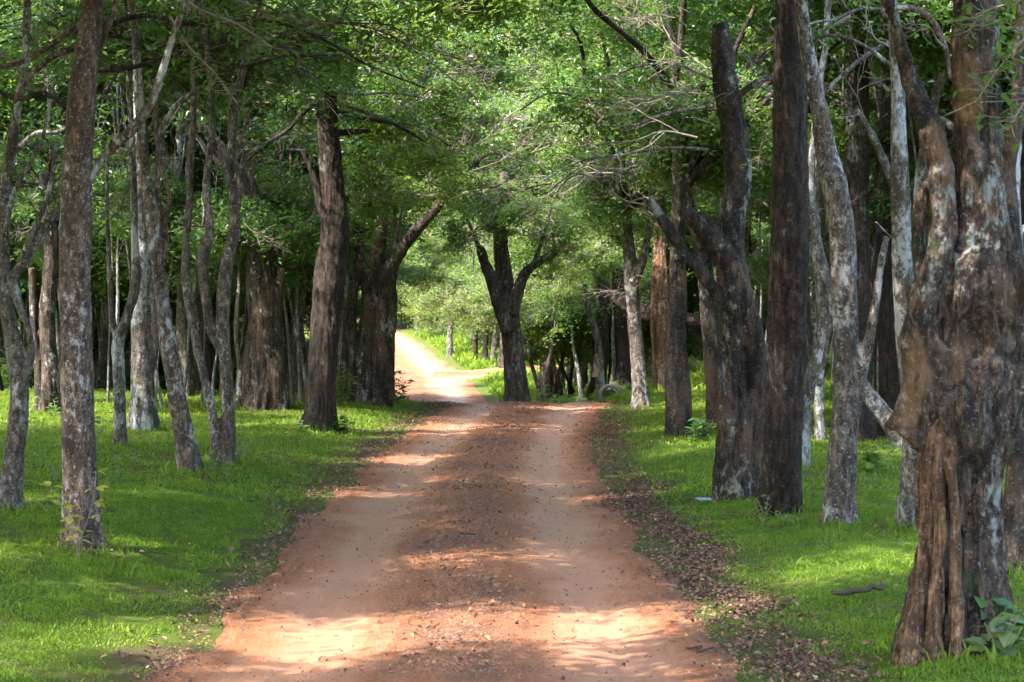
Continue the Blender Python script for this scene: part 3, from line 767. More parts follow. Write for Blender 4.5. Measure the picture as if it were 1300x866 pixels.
R5 = hero('dark_tree', 'straight thick dark trunk with finely furrowed bark, widest on the right grass', 'tree', (990, 655), None, 'dark',
     [[(990, 656, 48), (991, 620, 47), (994, 560, 46), (997, 470, 47), (1000, 380, 48), (1003, 290, 47), (1003, 200, 43), (1003, 110, 42), (1004, 30, 38), (1004, -20, 36)]],
     [], top=9.5, seed=28, flute=0.03, lump=0.02, flare=0.35, flare_h=0.3, furrow=0.011, ffreq=11, nf=7, voxel=0.018)
R6 = hero('patchy_tree', 'purplish grey trunk with dark stains and a side fork right of the straight dark trunk', 'tree', (1064, 665), None, 'pale',
     [[(1064, 667, 34), (1066, 620, 33), (1071, 550, 33), (1076, 480, 35), (1073, 420, 32), (1071, 350, 32), (1068, 290, 34), (1060, 240, 33), (1050, 200, 27), (1040, 140, 21), (1026, 70, 18), (1018, 10, 16)],
      [(1082, 530, 18), (1092, 480, 17), (1100, 445, 15), (1109, 400, 11), (1116, 350, 9), (1126, 300, 8)]],
     [[(1058, 400, 8), (1050, 440, 7), (1040, 490, 6)]], top=8.5, seed=29, lean=(-0.2, 0), flare=0.6, flute=0.09, voxel=0.02)
hero('curved_tree', 'smooth grey stem bowing out behind the straight dark trunk', 'tree', (1018, 615), 22.5, 'grey',
     [[(1018, 615, 16), (1020, 560, 16), (1022, 510, 17), (1034, 470, 18), (1048, 430, 17), (1056, 380, 14), (1040, 320, 12), (1030, 240, 10), (1036, 150, 9), (1050, 30, 8)]], [], seed=30, top=8, flute=0.03)
R7 = hero('tree', 'slim bluish lichened tree behind the giant knotted tree, dead limb forking left', 'tree', (1152, 670), None, 'grey',
     [[(1152, 671, 26), (1154, 620, 25), (1158, 550, 22), (1154, 480, 24), (1150, 420, 25), (1146, 350, 25), (1144, 280, 24), (1142, 200, 21), (1140, 120, 17), (1136, 40, 15), (1130, -20, 13)],
      [(1144, 250, 12), (1130, 222, 12), (1118, 195, 10), (1104, 165, 8), (1088, 138, 6)]], [], top=9, seed=31)

def giant():
    org = base_at(1215, 822)
    D = org.y
    t = empty('giant_knotted_tree', org)
    tag(t, 'giant knotted tree nearest on the right with a pointed burl and bare root strands tinted sunlit orange', 'tree')
    def T(pts, k, **kw):
        kw.setdefault('flute', 0.05); kw.setdefault('lump', 0.06); kw.setdefault('fine', 0.02)
        return tube(px_path(pts, D, org, seed=k), 0.04, 36, seed=300 + k, **kw)
    parts = [
        T([(1226, 860, 112), (1226, 818, 104), (1230, 760, 88), (1231, 700, 84), (1231, 640, 84), (1228, 590, 98), (1222, 540, 124), (1222, 490, 132), (1226, 450, 128), (1236, 410, 104), (1242, 360, 80), (1244, 300, 64), (1243, 240, 56), (1241, 160, 52), (1238, 80, 52), (1240, 10, 50), (1242, -80, 46)], 1, flute=0.26, nf=9, twist=0.02, lump=0.04),
        T([(1200, 540, 40), (1182, 480, 50, -.04), (1170, 425, 44, -.1), (1176, 385, 36, -.14), (1190, 345, 30, -.16), (1196, 300, 27, -.16), (1197, 250, 27, -.14), (1193, 205, 28, -.1), (1182, 165, 27, -.06), (1166, 125, 22), (1150, 85, 18), (1138, 40, 15), (1124, -10, 12), (1112, -60, 10)], 2, flute=0.12, nf=6, lump=0.05),
        # burl pointing left
        T([(1225, 510, 80), (1192, 524, 66), (1166, 532, 44), (1146, 536, 26), (1122, 541, 6)], 3, lump=0.10, flute=0.16, nf=7),
        T([(1216, 600, 56), (1194, 576, 40), (1168, 558, 24), (1142, 545, 10)], 4, lump=0.08, flute=0.14),
        T([(1194, 430, 44), (1178, 478, 44), (1158, 512, 30), (1132, 536, 10)], 14, lump=0.08, flute=0.14),
        # right shoulder going out of the picture
        T([(1250, 580, 50), (1272, 510, 60), (1296, 450, 60), (1318, 390, 52), (1330, 310, 44), (1336, 200, 38), (1330, 80, 34)], 5, flute=0.12),
        T([(1278, 860, 34), (1272, 800, 26), (1266, 730, 24), (1260, 640, 28), (1254, 540, 26)], 6, flute=0.16),
        T([(1252, 870, 34), (1250, 790, 30), (1246, 700, 30), (1240, 600, 30), (1234, 520, 10)], 16, flute=0.2),
        # knots on the upper left stem
        T([(1186, 345, 14), (1172, 362, 22), (1164, 378, 20), (1170, 400, 10)], 7, lump=0.1, flute=0.1),
        T([(1196, 420, 20), (1168, 446, 30), (1156, 470, 22), (1166, 500, 14)], 8, lump=0.12, flute=0.1),
        T([(1192, 200, 8), (1172, 250, 11), (1166, 300, 13), (1172, 350, 14), (1180, 390, 10)], 18, lump=0.08),
        # the foot spreading to the left
        T([(1146, 860, 40), (1162, 805, 40), (1176, 750, 38), (1188, 690, 36), (1198, 630, 36), (1204, 570, 20)], 9, flute=0.16),
    ]
    def dn(px, py, dd, r, dep): return (tuple(P(px, py, D + dd) - org), r, dep)
    dents = [dn(1246, 432, -.28, .11, .16), (tuple(P(1232, 440, D - .3) - org), .07, .10), dn(1296, 432, -.2, .09, .14), dn(1212, 470, -.25, .06, .07), dn(1258, 520, -.25, .06, .06)]
    dents += [dn(1236 + 3 * math.sin(q), 590 + q * 22, -.24, .045, .10) for q in range(11)] + [dn(1219, 330 + q * 18, -.16, .035, .10) for q in range(5)]
    dents += [dn(1262 + 3 * math.sin(q * 2), 640 + q * 24, -.2, .035, .06) for q in range(6)]
    link('trunk', fuse('trunk', parts, M['giant'], 0.012, 0.018, 77, 5.5, dents), t)
    strands = []
    for k, st in enumerate([
        [(1196, 520, 6, -.16), (1184, 550, 18, -.20), (1180, 590, 19, -.20), (1177, 640, 16, -.18), (1174, 700, 15, -.19), (1168, 760, 18, -.22), (1158, 840, 28, -.30)],
        [(1204, 530, 6, -.18), (1195, 565, 17, -.24), (1193, 620, 14, -.25), (1193, 690, 13, -.24), (1189, 750, 16, -.27), (1184, 845, 26, -.33)],
        [(1214, 540, 6, -.2), (1208, 580, 13, -.29), (1210, 630, 12, -.30), (1213, 690, 13, -.29), (1213, 750, 12, -.30), (1215, 840, 16, -.34)],
        [(1186, 530, 6, -.06), (1172, 575, 14, -.10), (1168, 640, 10, -.06), (1169, 700, 10, -.08), (1160, 760, 14, -.14), (1146, 845, 26, -.22)],
        [(1190, 560, 14, -.14), (1186, 620, 20, -.12), (1186, 700, 22, -.12), (1180, 770, 26, -.16), (1170, 850, 40, -.2)],
        [(1168, 740, 6, -.16), (1160, 780, 12, -.24), (1150, 850, 18, -.34)]]):
        strands.append(tube(px_path(st, D, org), 0.03, 22, 0.2, 0.16, 500 + k, 5, fine=0.08))
    link('aerial_root', fuse('aerial_root', strands, M['ochre'], 0.009, 0.010, 60, 9), t)
    TREES.append((t, org, (0.3, 0, 7, .1)))
    return t
R8 = giant()
hero('edge_tree', 'orange-brown trunk cut by the right edge behind the giant knotted tree', 'tree', (1290, 730), None, 'gnarl',
     [[(1291, 735, 34), (1289, 680, 30), (1292, 600, 28), (1296, 520, 26), (1294, 430, 24), (1290, 340, 22), (1283, 280, 22), (1279, 220, 20), (1290, 150, 20), (1296, 60, 18), (1298, -10, 16)]], [], top=9, seed=33)
hero('edge_tree', 'mottled pale limb rising at the upper right corner', 'tree', (1318, 690), None, 'redpale',
     [[(1318, 690, 30), (1314, 560, 26), (1304, 420, 22), (1292, 340, 20), (1286, 250, 17), (1290, 170, 16), (1296, 80, 15), (1302, -10, 14)]], [], top=9, seed=34)


# ------------------------------------------------------------------ woodland behind
def wild_trunk(seed, H=8.0, r=0.16, stems=1, mat='grey', gn=0.06):
    rs = np.random.default_rng(seed); parts = []
    for s_ in range(stems):
        x, y = rs.normal(size=2) * 0.10 * (stems > 1); sx, sy = rs.normal(size=2) * (0.05 + 0.06 * (stems > 1)); rr = r * rs.uniform(0.6, 1.0) if s_ else r
        pts = []; z = -0.3; n = 14
        for k in range(n + 1):
            pts.append((x, y, z, rr * (1 - 0.55 * k / n)))
            st = (H + 0.3) / n; x += sx * st; y += sy * st; z += st
            sx = sx * .8 + rs.normal() * 0.06; sy = sy * .8 + rs.normal() * 0.06
        parts.append(tube(pts, 0.22, 12, gn * 1.5, gn, seed + s_, 4, flare=0.5, flare_h=0.4))
        for b in range(4):
            k = rs.integers(4, n - 1); a = rs.uniform(0, 6.28); q = np.array(pts[k]); bp = []
            dx, dy, dz = math.cos(a) * 0.7, math.sin(a) * 0.7, rs.uniform(0.4, 1.0); L = rs.uniform(1.2, 2.6)
            for m in range(6):
                bp.append((q[0], q[1], q[2], pts[k][3] * 0.45 * (1 - m / 7)))
                q = q + np.array([dx, dy, dz, 0]) * L / 6; dx += rs.normal() * .2; dy += rs.normal() * .2
            parts.append(tube(bp, 0.2, 7, 0, gn, seed + 9 + b))
    v, f = join(parts)
    return mesh_np('trunk', v, f, [M[mat]])
WT = {'slim': [wild_trunk(900 + k, 8, 0.085, 1, ('grey', 'pale')[k % 2]) for k in range(4)],
      'multi': [wild_trunk(920 + k, 8, 0.10, 3, ('pale', 'grey')[k % 2]) for k in range(3)],
      'thick': [wild_trunk(940 + k, 9, 0.21, 1, ('dark', 'gnarl')[k % 2], 0.10) for k in range(4)],
      'bush': [wild_trunk(960 + k, 3.2, 0.05, 4, 'pale') for k in range(3)]}
OCC = [(o.x, o.y) for _, o, _ in TREES]
def wild(x, y, kind, crowns, label, group, scale=1.0, cat='tree', name=None, rnd=random):
    z = float(ground(x, y))
    t = empty(name or {'slim': 'slim_tree', 'multi': 'multi_stemmed_tree', 'thick': 'thick_trunked_tree', 'bush': 'bushy_tree'}[kind], (x, y, z))
    tag(t, label, cat, group)
    o = link('trunk', rnd.choice(WT[kind]), t); o.rotation_euler = (0, 0, rnd.uniform(0, 6.28)); s = scale * rnd.uniform(0.9, 1.15); o.scale = (s, s, scale)
    for dx, dy, cz, r, kd in crowns:
        crown(t, (x + dx, y + dy, z + cz), r, kd, rnd=rnd)
    OCC.append((x, y))
    return t
def free(x, y, d): return all((x - a) ** 2 + (y - b) ** 2 > d * d for a, b in OCC)
wr = random.Random(41)
KW = {'slim': 'slim lichened', 'multi': 'many-stemmed', 'thick': 'thick dark'}
def wood(n, xr, yr, side, label_zone, group, dmin=1.3, low=0.5, kinds=('slim', 'multi', 'thick'), tones=('dark', 'green', 'green'), edge=None, H=1.0, czr=(3.6, 8.5), nc=(4, 6), rr=(1.1, 1.9)):
    c = 0; tries = 0
    while c < n and tries < n * 60:
        tries += 1
        x = wr.uniform(*xr); y = wr.uniform(*yr)
        if edge and not edge(x, y): continue
        if not free(x, y, dmin): continue
        k = wr.choice(kinds)
        cr = []
        for q in range(wr.randint(*nc)):
            cr.append((wr.uniform(-1.5, 1.5), wr.uniform(-1.5, 1.5), wr.uniform(*czr) * H, wr.uniform(*rr) * H ** 0.5, wr.choice(tones)))
        if wr.random() < low: cr.append((wr.uniform(-.8, .8), wr.uniform(-.8, .8), wr.uniform(2.6, 3.6), wr.uniform(0.8, 1.2), wr.choice(tones)))
        wild(x, y, k, cr, '%s tree %s' % (KW[k], label_zone), group, H, rnd=wr)
        c += 1
def out_l(m): return lambda x, y: x < float(road_lr(y)[0]) - m
def out_r(m): return lambda x, y: x > float(road_lr(y)[1]) + m
# left wood: in view the strip between the left picture edge and the road
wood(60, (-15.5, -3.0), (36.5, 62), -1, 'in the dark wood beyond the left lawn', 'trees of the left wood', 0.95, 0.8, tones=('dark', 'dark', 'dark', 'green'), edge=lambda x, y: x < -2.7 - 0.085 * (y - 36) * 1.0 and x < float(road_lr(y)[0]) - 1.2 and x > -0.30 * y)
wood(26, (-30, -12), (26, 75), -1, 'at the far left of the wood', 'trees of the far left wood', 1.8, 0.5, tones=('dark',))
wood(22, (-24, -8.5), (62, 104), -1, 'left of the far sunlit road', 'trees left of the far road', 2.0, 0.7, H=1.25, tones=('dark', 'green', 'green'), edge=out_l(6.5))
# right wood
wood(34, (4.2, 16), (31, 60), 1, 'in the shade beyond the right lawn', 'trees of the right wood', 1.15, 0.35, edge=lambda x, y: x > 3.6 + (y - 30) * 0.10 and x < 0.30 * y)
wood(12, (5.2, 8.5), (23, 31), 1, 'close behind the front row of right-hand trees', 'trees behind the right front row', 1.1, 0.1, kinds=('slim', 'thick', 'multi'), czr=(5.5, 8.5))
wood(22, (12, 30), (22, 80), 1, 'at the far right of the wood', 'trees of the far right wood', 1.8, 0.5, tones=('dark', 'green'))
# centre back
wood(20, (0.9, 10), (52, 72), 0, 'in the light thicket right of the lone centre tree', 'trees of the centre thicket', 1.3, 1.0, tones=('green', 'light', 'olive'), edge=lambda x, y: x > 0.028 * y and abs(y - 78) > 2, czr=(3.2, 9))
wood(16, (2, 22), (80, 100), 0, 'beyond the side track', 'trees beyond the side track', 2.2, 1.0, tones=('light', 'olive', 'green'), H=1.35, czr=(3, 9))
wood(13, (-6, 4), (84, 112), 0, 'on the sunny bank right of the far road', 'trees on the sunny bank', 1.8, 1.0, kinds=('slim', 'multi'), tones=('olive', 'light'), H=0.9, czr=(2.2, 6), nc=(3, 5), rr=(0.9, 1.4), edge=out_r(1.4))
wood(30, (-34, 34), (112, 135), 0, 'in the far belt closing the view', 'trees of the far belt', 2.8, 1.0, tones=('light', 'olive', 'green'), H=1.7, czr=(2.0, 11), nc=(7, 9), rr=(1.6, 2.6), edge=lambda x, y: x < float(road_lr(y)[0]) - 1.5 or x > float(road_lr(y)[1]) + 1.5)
# low shrubs along the sunny bank and the thicket foot
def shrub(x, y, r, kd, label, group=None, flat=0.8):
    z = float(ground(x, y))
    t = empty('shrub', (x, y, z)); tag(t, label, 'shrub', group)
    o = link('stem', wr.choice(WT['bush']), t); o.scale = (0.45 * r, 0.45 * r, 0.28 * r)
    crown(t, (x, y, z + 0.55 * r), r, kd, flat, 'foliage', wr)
    OCC.append((x, y)); return t
for k in range(16):
    y = wr.uniform(64, 108); x = float(road_lr(y)[1]) + wr.uniform(1.0, 6)
    if abs(y - 77) > 4: shrub(x, y, wr.uniform(0.5, 1.0), wr.choice(['light', 'olive']), 'light green shrub on the sunny bank beside the far road', 'shrubs on the sunny bank')
for k in range(14):
    x = wr.uniform(1.2, 4.6); y = wr.uniform(46, 54)
    shrub(x, y, wr.uniform(0.3, 0.55), wr.choice(['light', 'green']), 'bright low shrub at the foot of the centre thicket', 'shrubs at the thicket foot')

# the mass of forest far beyond everything (one object)
def far_wood():
    rs = np.random.default_rng(5); ang = rs.uniform(-math.pi, math.pi, 2400)
    rad = rs.uniform(0, 1, 2400)
    px_ = np.sin(ang) * (42 + 14 * rad); py_ = 50 + np.cos(ang) * (92 + 22 * rad)
    keep = ~((py_ < 20) & (np.abs(px_) < 8))
    px_, py_ = px_[keep], py_[keep]
    pz = ground(px_, py_, False) + rs.uniform(0.3, 18, len(px_))
    C = np.stack([px_, py_, pz], 1); n = 150000; k = rs.integers(0, len(C), n)
    c = C[k] + rs.normal(size=(n, 3)) * [1.6, 1.6, 1.1]
    v, f = leaves_np(c, 0.42, rs, 0.4, aspect=0.6)
    tone = np.clip(rs.beta(2, 2.5, len(C))[k] * .6 + rs.uniform(0, .4, n), 0, .93)
    o = link('distant_forest', mesh_np('distant_forest', v, f, [M['leaf']], tone=tone, smooth=False)); tag(o, kind='stuff')
far_wood()

# ------------------------------------------------------------------ canopy roof shaped for shade over the road, carried by front-row and added trees
cr_ = random.Random(99)
SX, SY, SZ = sun_from
# places on the ground where the photograph shows sun, x, y, radius x, radius y
PATCH = [(-0.5, 12.9, 2.0, 0.22), (-3.3, 16.0, 0.9, 0.45), (-3.2, 11.6, 0.8, 0.3), (2.9, 15.2, 0.5, 0.3), (3.2, 27, 0.8, 0.9), (-2.6, 33, 0.7, 0.5), (0.5, 37.8, 2.0, 0.6)]
def casts_on_patch(x, y, z, r):
    k = z / SZ; gx_, gy_ = x - SX * k, y - SY * k
    return any(((gx_ - a) / (rx + r * 0.5)) ** 2 + ((gy_ - b) / (ry + r * 0.5)) ** 2 < 1 for a, b, rx, ry in PATCH)
roots = [(t, o, Vector(tp[:3]) * 0.97) for t, o, tp in TREES if o.y < 45 and t is not R4]
extra = []  # unseen trees added around the camera to cast shade
for (x, y) in [(-4.2, 7.5), (-6.5, 11.0), (3.9, 6.0), (-5.0, 2.0), (4.5, 0.5), (-7.6, 15), (7.2, 14.5), (-8, 5), (7.5, 8), (-8.5, 20), (-9, 26), (-3.9, -3.5), (-12, 4), (-12, 14), (-13, 22), (-15, 9), (-16, 18), (-12, -4), (9, 20), (10, 2)]:
    q = wild(x, y, 'thick', [], 'unseen thick-trunked tree added beside the road for shade', 'unseen trees added for shade', 1.0, rnd=cr_)
    roots.append((q, q.location.copy(), Vector((0, 0, 5.2))))
nb = 0
for gx_ in np.arange(-17.5, 10, 1.35):
    for gy_ in np.arange(-9, 43, 1.35):
        x = gx_ + cr_.uniform(-.7, .7); y = gy_ + cr_.uniform(-.7, .7); z = cr_.uniform(5.6, 8.6) + 0.02 * max(0, y)
        r = cr_.uniform(1.15, 1.6)
        if z - r * 0.8 < CAM_H + y * 0.150 + 0.1 and y > 2 and y < 24: z = CAM_H + y * 0.150 + r * 0.8 + 0.2 + cr_.uniform(0, 1)
        if y > 24 and cr_.random() < 0.66: continue
        if y < 2.0 or (x > 3.0 and y < 23): continue
        if casts_on_patch(x, y, z, r): continue  # clumps left out so that sun reaches the chosen patches
        if y > 24 and cr_.random() < 0.05: continue
        if x < -11 and y > 24: continue
        t, o, tp = min(roots, key=lambda q: (q[1].x - x) ** 2 + (q[1].y - y) ** 2)
        crown(t, (x, y, z), r, 'big' if y < 24 else cr_.choice(['green', 'light', 'green']), 0.9, rnd=cr_)
        e = Vector((x, y, z)) - o; dl = (e - tp).length
        if dl > 0.8 and nb % 2 == 0:
            rr = min(0.055, 0.018 + 0.012 * dl); rows = []
            for u in np.linspace(0, 1, 6):
                w_ = tp.lerp(e, float(u)); rows.append((w_.x + cr_.uniform(-.1, .1) * (u > 0), w_.y + cr_.uniform(-.1, .1) * (u > 0), w_.z + 0.10 * dl * math.sin(math.pi * u), rr * (1 - .75 * u)))
            v_, q_, t__ = tube(rows, 0.15, 7, 0, 0.08, nb); link('limb', mesh_np('limb', v_, [q_, t__], [M['gnarl']]), t)
        nb += 1
print('canopy clumps', nb)

# ------------------------------------------------------------------ grass, litter, stones
def grass():
    rs = np.random.default_rng(17)
    def bed(n, x0, x1, y0, y1, h, w):
        y = rs.uniform(y0, y1, n); x = rs.uniform(x0, x1, n)
        return x, y, np.full(n, h), np.full(n, w)
    sets = [bed(230000, -6.2, -1.4, 10.3, 20, 0.030, 0.0045), bed(110000, -9.5, -1.2, 20, 40, 0.050, 0.008), bed(230000, 0.9, 6.0, 10.3, 20, 0.030, 0.0045),
            bed(120000, 0.9, 10.5, 20, 40, 0.050, 0.008), bed(60000, -5, 14, 40, 75, 0.16, 0.02), bed(45000, -7, 16, 66, 112, 0.25, 0.035), bed(60000, -8, 3, 58, 112, 0.2, 0.03)]
    x = np.concatenate([s[0] for s in sets]); y = np.concatenate([s[1] for s in sets]); h = np.concatenate([s[2] for s in sets]); w = np.concatenate([s[3] for s in sets])
    L, Rr = road_lr(y)
    p = np.stack([x, y, 0 * x], 1)
    off = np.maximum(L - x, x - Rr)
    lim = 0.16 + 0.16 * noise(p, 0.45, 61) + 0.12 * noise(p, 1.7, 62) + np.where(x > 0, 0.15, np.where(y > 21, 0.1, -0.05))
    keep = off > lim
    # thinner where the soil shows
    thin = noise(p, 0.8, 63) * 0.6 + noise(p, 2.6, 64) * 0.4
    keep &= ~((thin > 0.75) & (rs.uniform(size=len(x)) < 0.8))
    keep &= ~((off < lim + 0.35) & (rs.uniform(size=len(x)) < 0.5))
    keep &= ~((x > -3.5) & (np.abs(y - 76 - (x + 3) * 0.35) < np.interp(x, [-3, 0, 9], [2.8, 1.7, 1.3])))
    x, y, h, w, thin, p = (a[keep] for a in (x, y, h, w, thin, p))
    # longer tufts left standing round the tree feet
    bx, by = [], []
    for q, o, _ in TREES:
        if o.y < 40:
            m = 160; a_ = rs.uniform(0, 6.28, m); r_q = 0.16 + (0.2 if q is R8 else 0) + np.abs(rs.normal(size=m)) * 0.12
            bx.append(o.x + np.cos(a_) * r_q); by.append(o.y + np.sin(a_) * r_q)
    bx = np.concatenate(bx); by = np.concatenate(by); m = len(bx)
    x = np.r_[x, bx]; y = np.r_[y, by]; h = np.r_[h, np.full(m, 0.10)]; w = np.r_[w, np.full(m, 0.006)]; p = np.stack([x, y, 0 * x], 1)
    n = len(x)
    z = ground(x, y) - 0.008
    tuft = 0.75 + 0.55 * np.clip(noise(p, 1.3, 65), -0.6, 1) + 0.3 * np.clip(noise(p, 4.0, 66), -0.5, 1)
    h = h * tuft * rs.uniform(0.5, 1.3, n)
    clump = noise(p, 1.9, 69) * 0.5 + noise(p, 5.5, 71) * 0.5
    h *= 1 + 0.8 * np.clip(clump - 0.25, 0, 1) * (rs.uniform(size=n) < 0.6)
    tall = rs.uniform(size=n) < 0.015
    h[tall] *= 2.4
    a = rs.uniform(0, 6.28, n); b = rs.uniform(0, 6.28, n); ln = h * rs.uniform(0.2, 0.9, n)
    cx, cy2 = np.cos(a), np.sin(a)
    B = np.stack([x, y, z], 1); S = np.stack([cx, cy2, 0 * x], 1) * (w * rs.uniform(.7, 1.5, n))[:, None]
    Dv = np.stack([np.cos(b), np.sin(b), 0 * x], 1)
    m_ = B + Dv * (ln * .35)[:, None] + np.array([0, 0, 1.0]) * (h * .62)[:, None]
    tp = B + Dv * ln[:, None] + np.array([0, 0, 1.0]) * h[:, None]
    v = np.stack([B - S, B + S, m_ + S * .8, m_ - S * .8, tp], 1).reshape(-1, 3)
    k = np.arange(n) * 5
    f1 = np.stack([k, k + 1, k + 2, k + 3], 1); f2 = np.stack([k + 3, k + 2, k + 4], 1)
    tone = np.clip(0.48 + 0.30 * noise(p, 0.35, 67) + 0.22 * noise(p, 1.8, 68) + rs.normal(size=n) * 0.14, 0, .93)
    dead = rs.uniform(size=n) < 0.03; tone[dead] = 1.0
    me = mesh_np('grass', v, [f1, f2], [M['grass']], tone=np.concatenate([tone, tone]), smooth=False)
    tag(link('grass', me), 'short bright green grass on both sides of the road', 'grass', kind='stuff')
grass()

def litter():
    rs = np.random.default_rng(23)
    xs, ys = [], []
    def band(n, y0, y1, side, a, b, sd):
        y = rs.uniform(y0, y1, n); L, Rr = road_lr(y)
        o = rs.normal(size=n) * sd + np.interp(y, [y0, y1], [a, b])
        p = np.stack([0 * y, y, 0 * y], 1)
        o = o + 0.22 * noise(p, 0.3, 70 + side)
        xs.append(Rr + o if side > 0 else L - o); ys.append(y)
    band(13000, 10.5, 22, 1, 0.24, 0.2, 0.17)
    band(4500, 20, 33, 1, 0.15, 0.12, 0.17)
    band(2400, 30, 39, 1, 0.2, 0.35, 0.28)
    band(1800, 10.5, 22, -1, 0.05, 0.0, 0.14)
    band(6000, 21, 40, -1, 0.12, 0.12, 0.17)
    n = 3000; y = rs.uniform(11, 39, n); L, Rr = road_lr(y); p = np.stack([0 * y, y, 0 * y], 1)
    xs.append((L + Rr) / 2 + rs.normal(size=n) * 0.26 + 0.1 * noise(p, .4, 77)); ys.append(y)
    n = 450; y = rs.uniform(11, 39, n); L, Rr = road_lr(y); xs.append(rs.uniform(L, Rr)); ys.append(y)
    n = 5200; y = rs.uniform(11, 38, n); x = rs.uniform(-7, 7, n); xs.append(x); ys.append(y)
    for q, o, _ in TREES:
        if o.y < 40:
            m = 90; a_ = rs.uniform(0, 6.28, m); r_q = 0.2 + np.abs(rs.normal(size=m)) * 0.28; xs.append(o.x + np.cos(a_) * r_q); ys.append(o.y + np.sin(a_) * r_q)
    x = np.concatenate(xs); y = np.concatenate(ys); n = len(x)
    cl = noise(np.stack([x, y, 0 * x], 1), 1.1, 79)
    k = rs.uniform(size=n) < 0.35 + 0.65 * (cl > -0.2); x, y = x[k], y[k]; n = len(x)
    z = top_z(x, y) + 0.006 + rs.uniform(0, 0.02, n)
    v, f = leaves_np(np.stack([x, y, z], 1), 0.040 * rs.uniform(0.5, 1.35, n), rs, 1.3, aspect=0.5)
    tone = rs.beta(1.3, 2.2, n); mi = (rs.uniform(size=n) < 0.05).astype(int)
    me = mesh_np('fallen_leaves', v, f, [M['litter'], M['litter_gold']], mi, tone, smooth=False)
    tag(link('fallen_leaves', me), 'brown fallen leaves along the road edges and middle strip', 'fallen leaves', kind='stuff')
litter()

def gravel():
    rs = np.random.default_rng(29); n = 22000
    y = 11 + 28 * rs.uniform(size=n) ** 1.2; L, Rr = road_lr(y)
    c = np.where(rs.uniform(size=n) < 0.7, (L + Rr) / 2 + rs.normal(size=n) * 0.25, rs.uniform(L, Rr))
    e = rs.uniform(size=n) < 0.3; c[e] = np.where(rs.uniform(size=e.sum()) < .5, L[e] + np.abs(rs.normal(size=e.sum())) * .2, Rr[e] - np.abs(rs.normal(size=e.sum())) * .2)
    z = top_z(c, y) + 0.002
    s = 0.0035 + 0.011 * rs.uniform(size=n) ** 4
    o = np.array([(1, 0, 0), (0, 1, 0), (-1, 0, 0), (0, -1, 0), (0, 0, 0.8), (0, 0, -0.8)])
    v = (np.stack([c, y, z], 1)[:, None] + o[None] * s[:, None, None] * rs.uniform(.6, 1.4, (n, 6, 1))).reshape(-1, 3)
    t = np.array([(0, 1, 4), (1, 2, 4), (2, 3, 4), (3, 0, 4), (1, 0, 5), (2, 1, 5), (3, 2, 5), (0, 3, 5)])
    f = (np.arange(n)[:, None, None] * 6 + t[None]).reshape(-1, 3)
    me = mesh_np('gravel', v, f, [M['stone']], tone=np.repeat(rs.uniform(size=n), 8), smooth=False)
    tag(link('gravel', me), 'small stones scattered over the red road', 'gravel', kind='stuff')
gravel()

# ------------------------------------------------------------------ more traced trees behind the front rows
hero('dark_tree', 'dark tree behind the gnarled dead-topped one whose level broken limb points left', 'tree', (948, 470), 44, 'dark',
     [[(948, 480, 28), (948, 440, 26), (946, 380, 24), (944, 300, 20), (940, 220, 16)],
      [(950, 425, 16), (925, 418, 17), (895, 411, 19), (860, 405, 20), (828, 402, 21), (805, 393, 21), (786, 381, 17), (772, 370, 8)]], [], seed=51, ext=False, crowns=[(940, 200, 0, 1.5, 'green')])
hero('dark_tree', 'very dark straight trunk seen between the purplish grey and bluish lichened trunks', 'tree', (1092, 560), 27, 'dark',
     [[(1092, 568, 34), (1092, 500, 30), (1090, 400, 30), (1088, 300, 32), (1088, 200, 30), (1090, 100, 26), (1092, 20, 22)]], [], seed=52, top=9)
hero('dark_tree', 'dark trunk standing just left of the giant knotted tree, behind its burl', 'tree', (1125, 560), 30, 'gnarl',
     [[(1120, 560, 26), (1122, 480, 24), (1118, 400, 22), (1124, 320, 20), (1120, 220, 18)]], [[(1122, 400, 9), (1112, 380, 8), (1105, 350, 6), (1090, 330, 5)]], seed=53, ext=False, flute=0.15, crowns=[(1120, 180, 1, 1.2, 'dark')])
hero('slim_tree', 'slender dark stem in the gap right of the straight dark trunk', 'tree', (1042, 570), 27, 'grey',
     [[(1042, 575, 14), (1040, 500, 12), (1044, 400, 13), (1036, 300, 11), (1040, 200, 10)]], [], seed=54, ext=False, flute=0.03, crowns=[(1040, 190, 1, 1.0, 'green')])
hero('tree', 'brown trunk glimpsed at the far left edge behind the forked tree', 'tree', (62, 545), 32, 'gnarl',
     [[(62, 550, 24), (64, 480, 22), (60, 400, 20), (66, 320, 18), (58, 220, 16)], [(50, 548, 12), (50, 480, 12), (44, 420, 10), (40, 340, 9)]], [], seed=55, ext=False, flute=0.12, crowns=[(60, 210, 1, 1.4, 'dark')])
hero('slim_tree', 'thin crooked pale stem with a side arm left of the squat gnarled trunk', 'tree', (305, 535), 34, 'pale',
     [[(305, 536, 10), (306, 480, 9), (318, 440, 8), (340, 410, 7), (352, 370, 6), (350, 320, 5)], [(306, 470, 7), (300, 420, 6), (304, 350, 5), (300, 280, 4)]], [], seed=56, ext=False, voxel=0.018, flute=0.03, flare=0.3, crowns=[(330, 270, 1, 1.0, 'dark')])
hero('tree', 'grey-violet leaning trunk in the gap right of the squat gnarled trunk', 'tree', (378, 508), 40, 'grey',
     [[(376, 512, 14), (372, 470, 13), (378, 420, 11), (384, 360, 10), (376, 300, 9)], [(378, 500, 8), (392, 450, 7), (398, 400, 6), (392, 340, 6)]], [], seed=57, ext=False, crowns=[(380, 300, 0, 1.1, 'dark')])
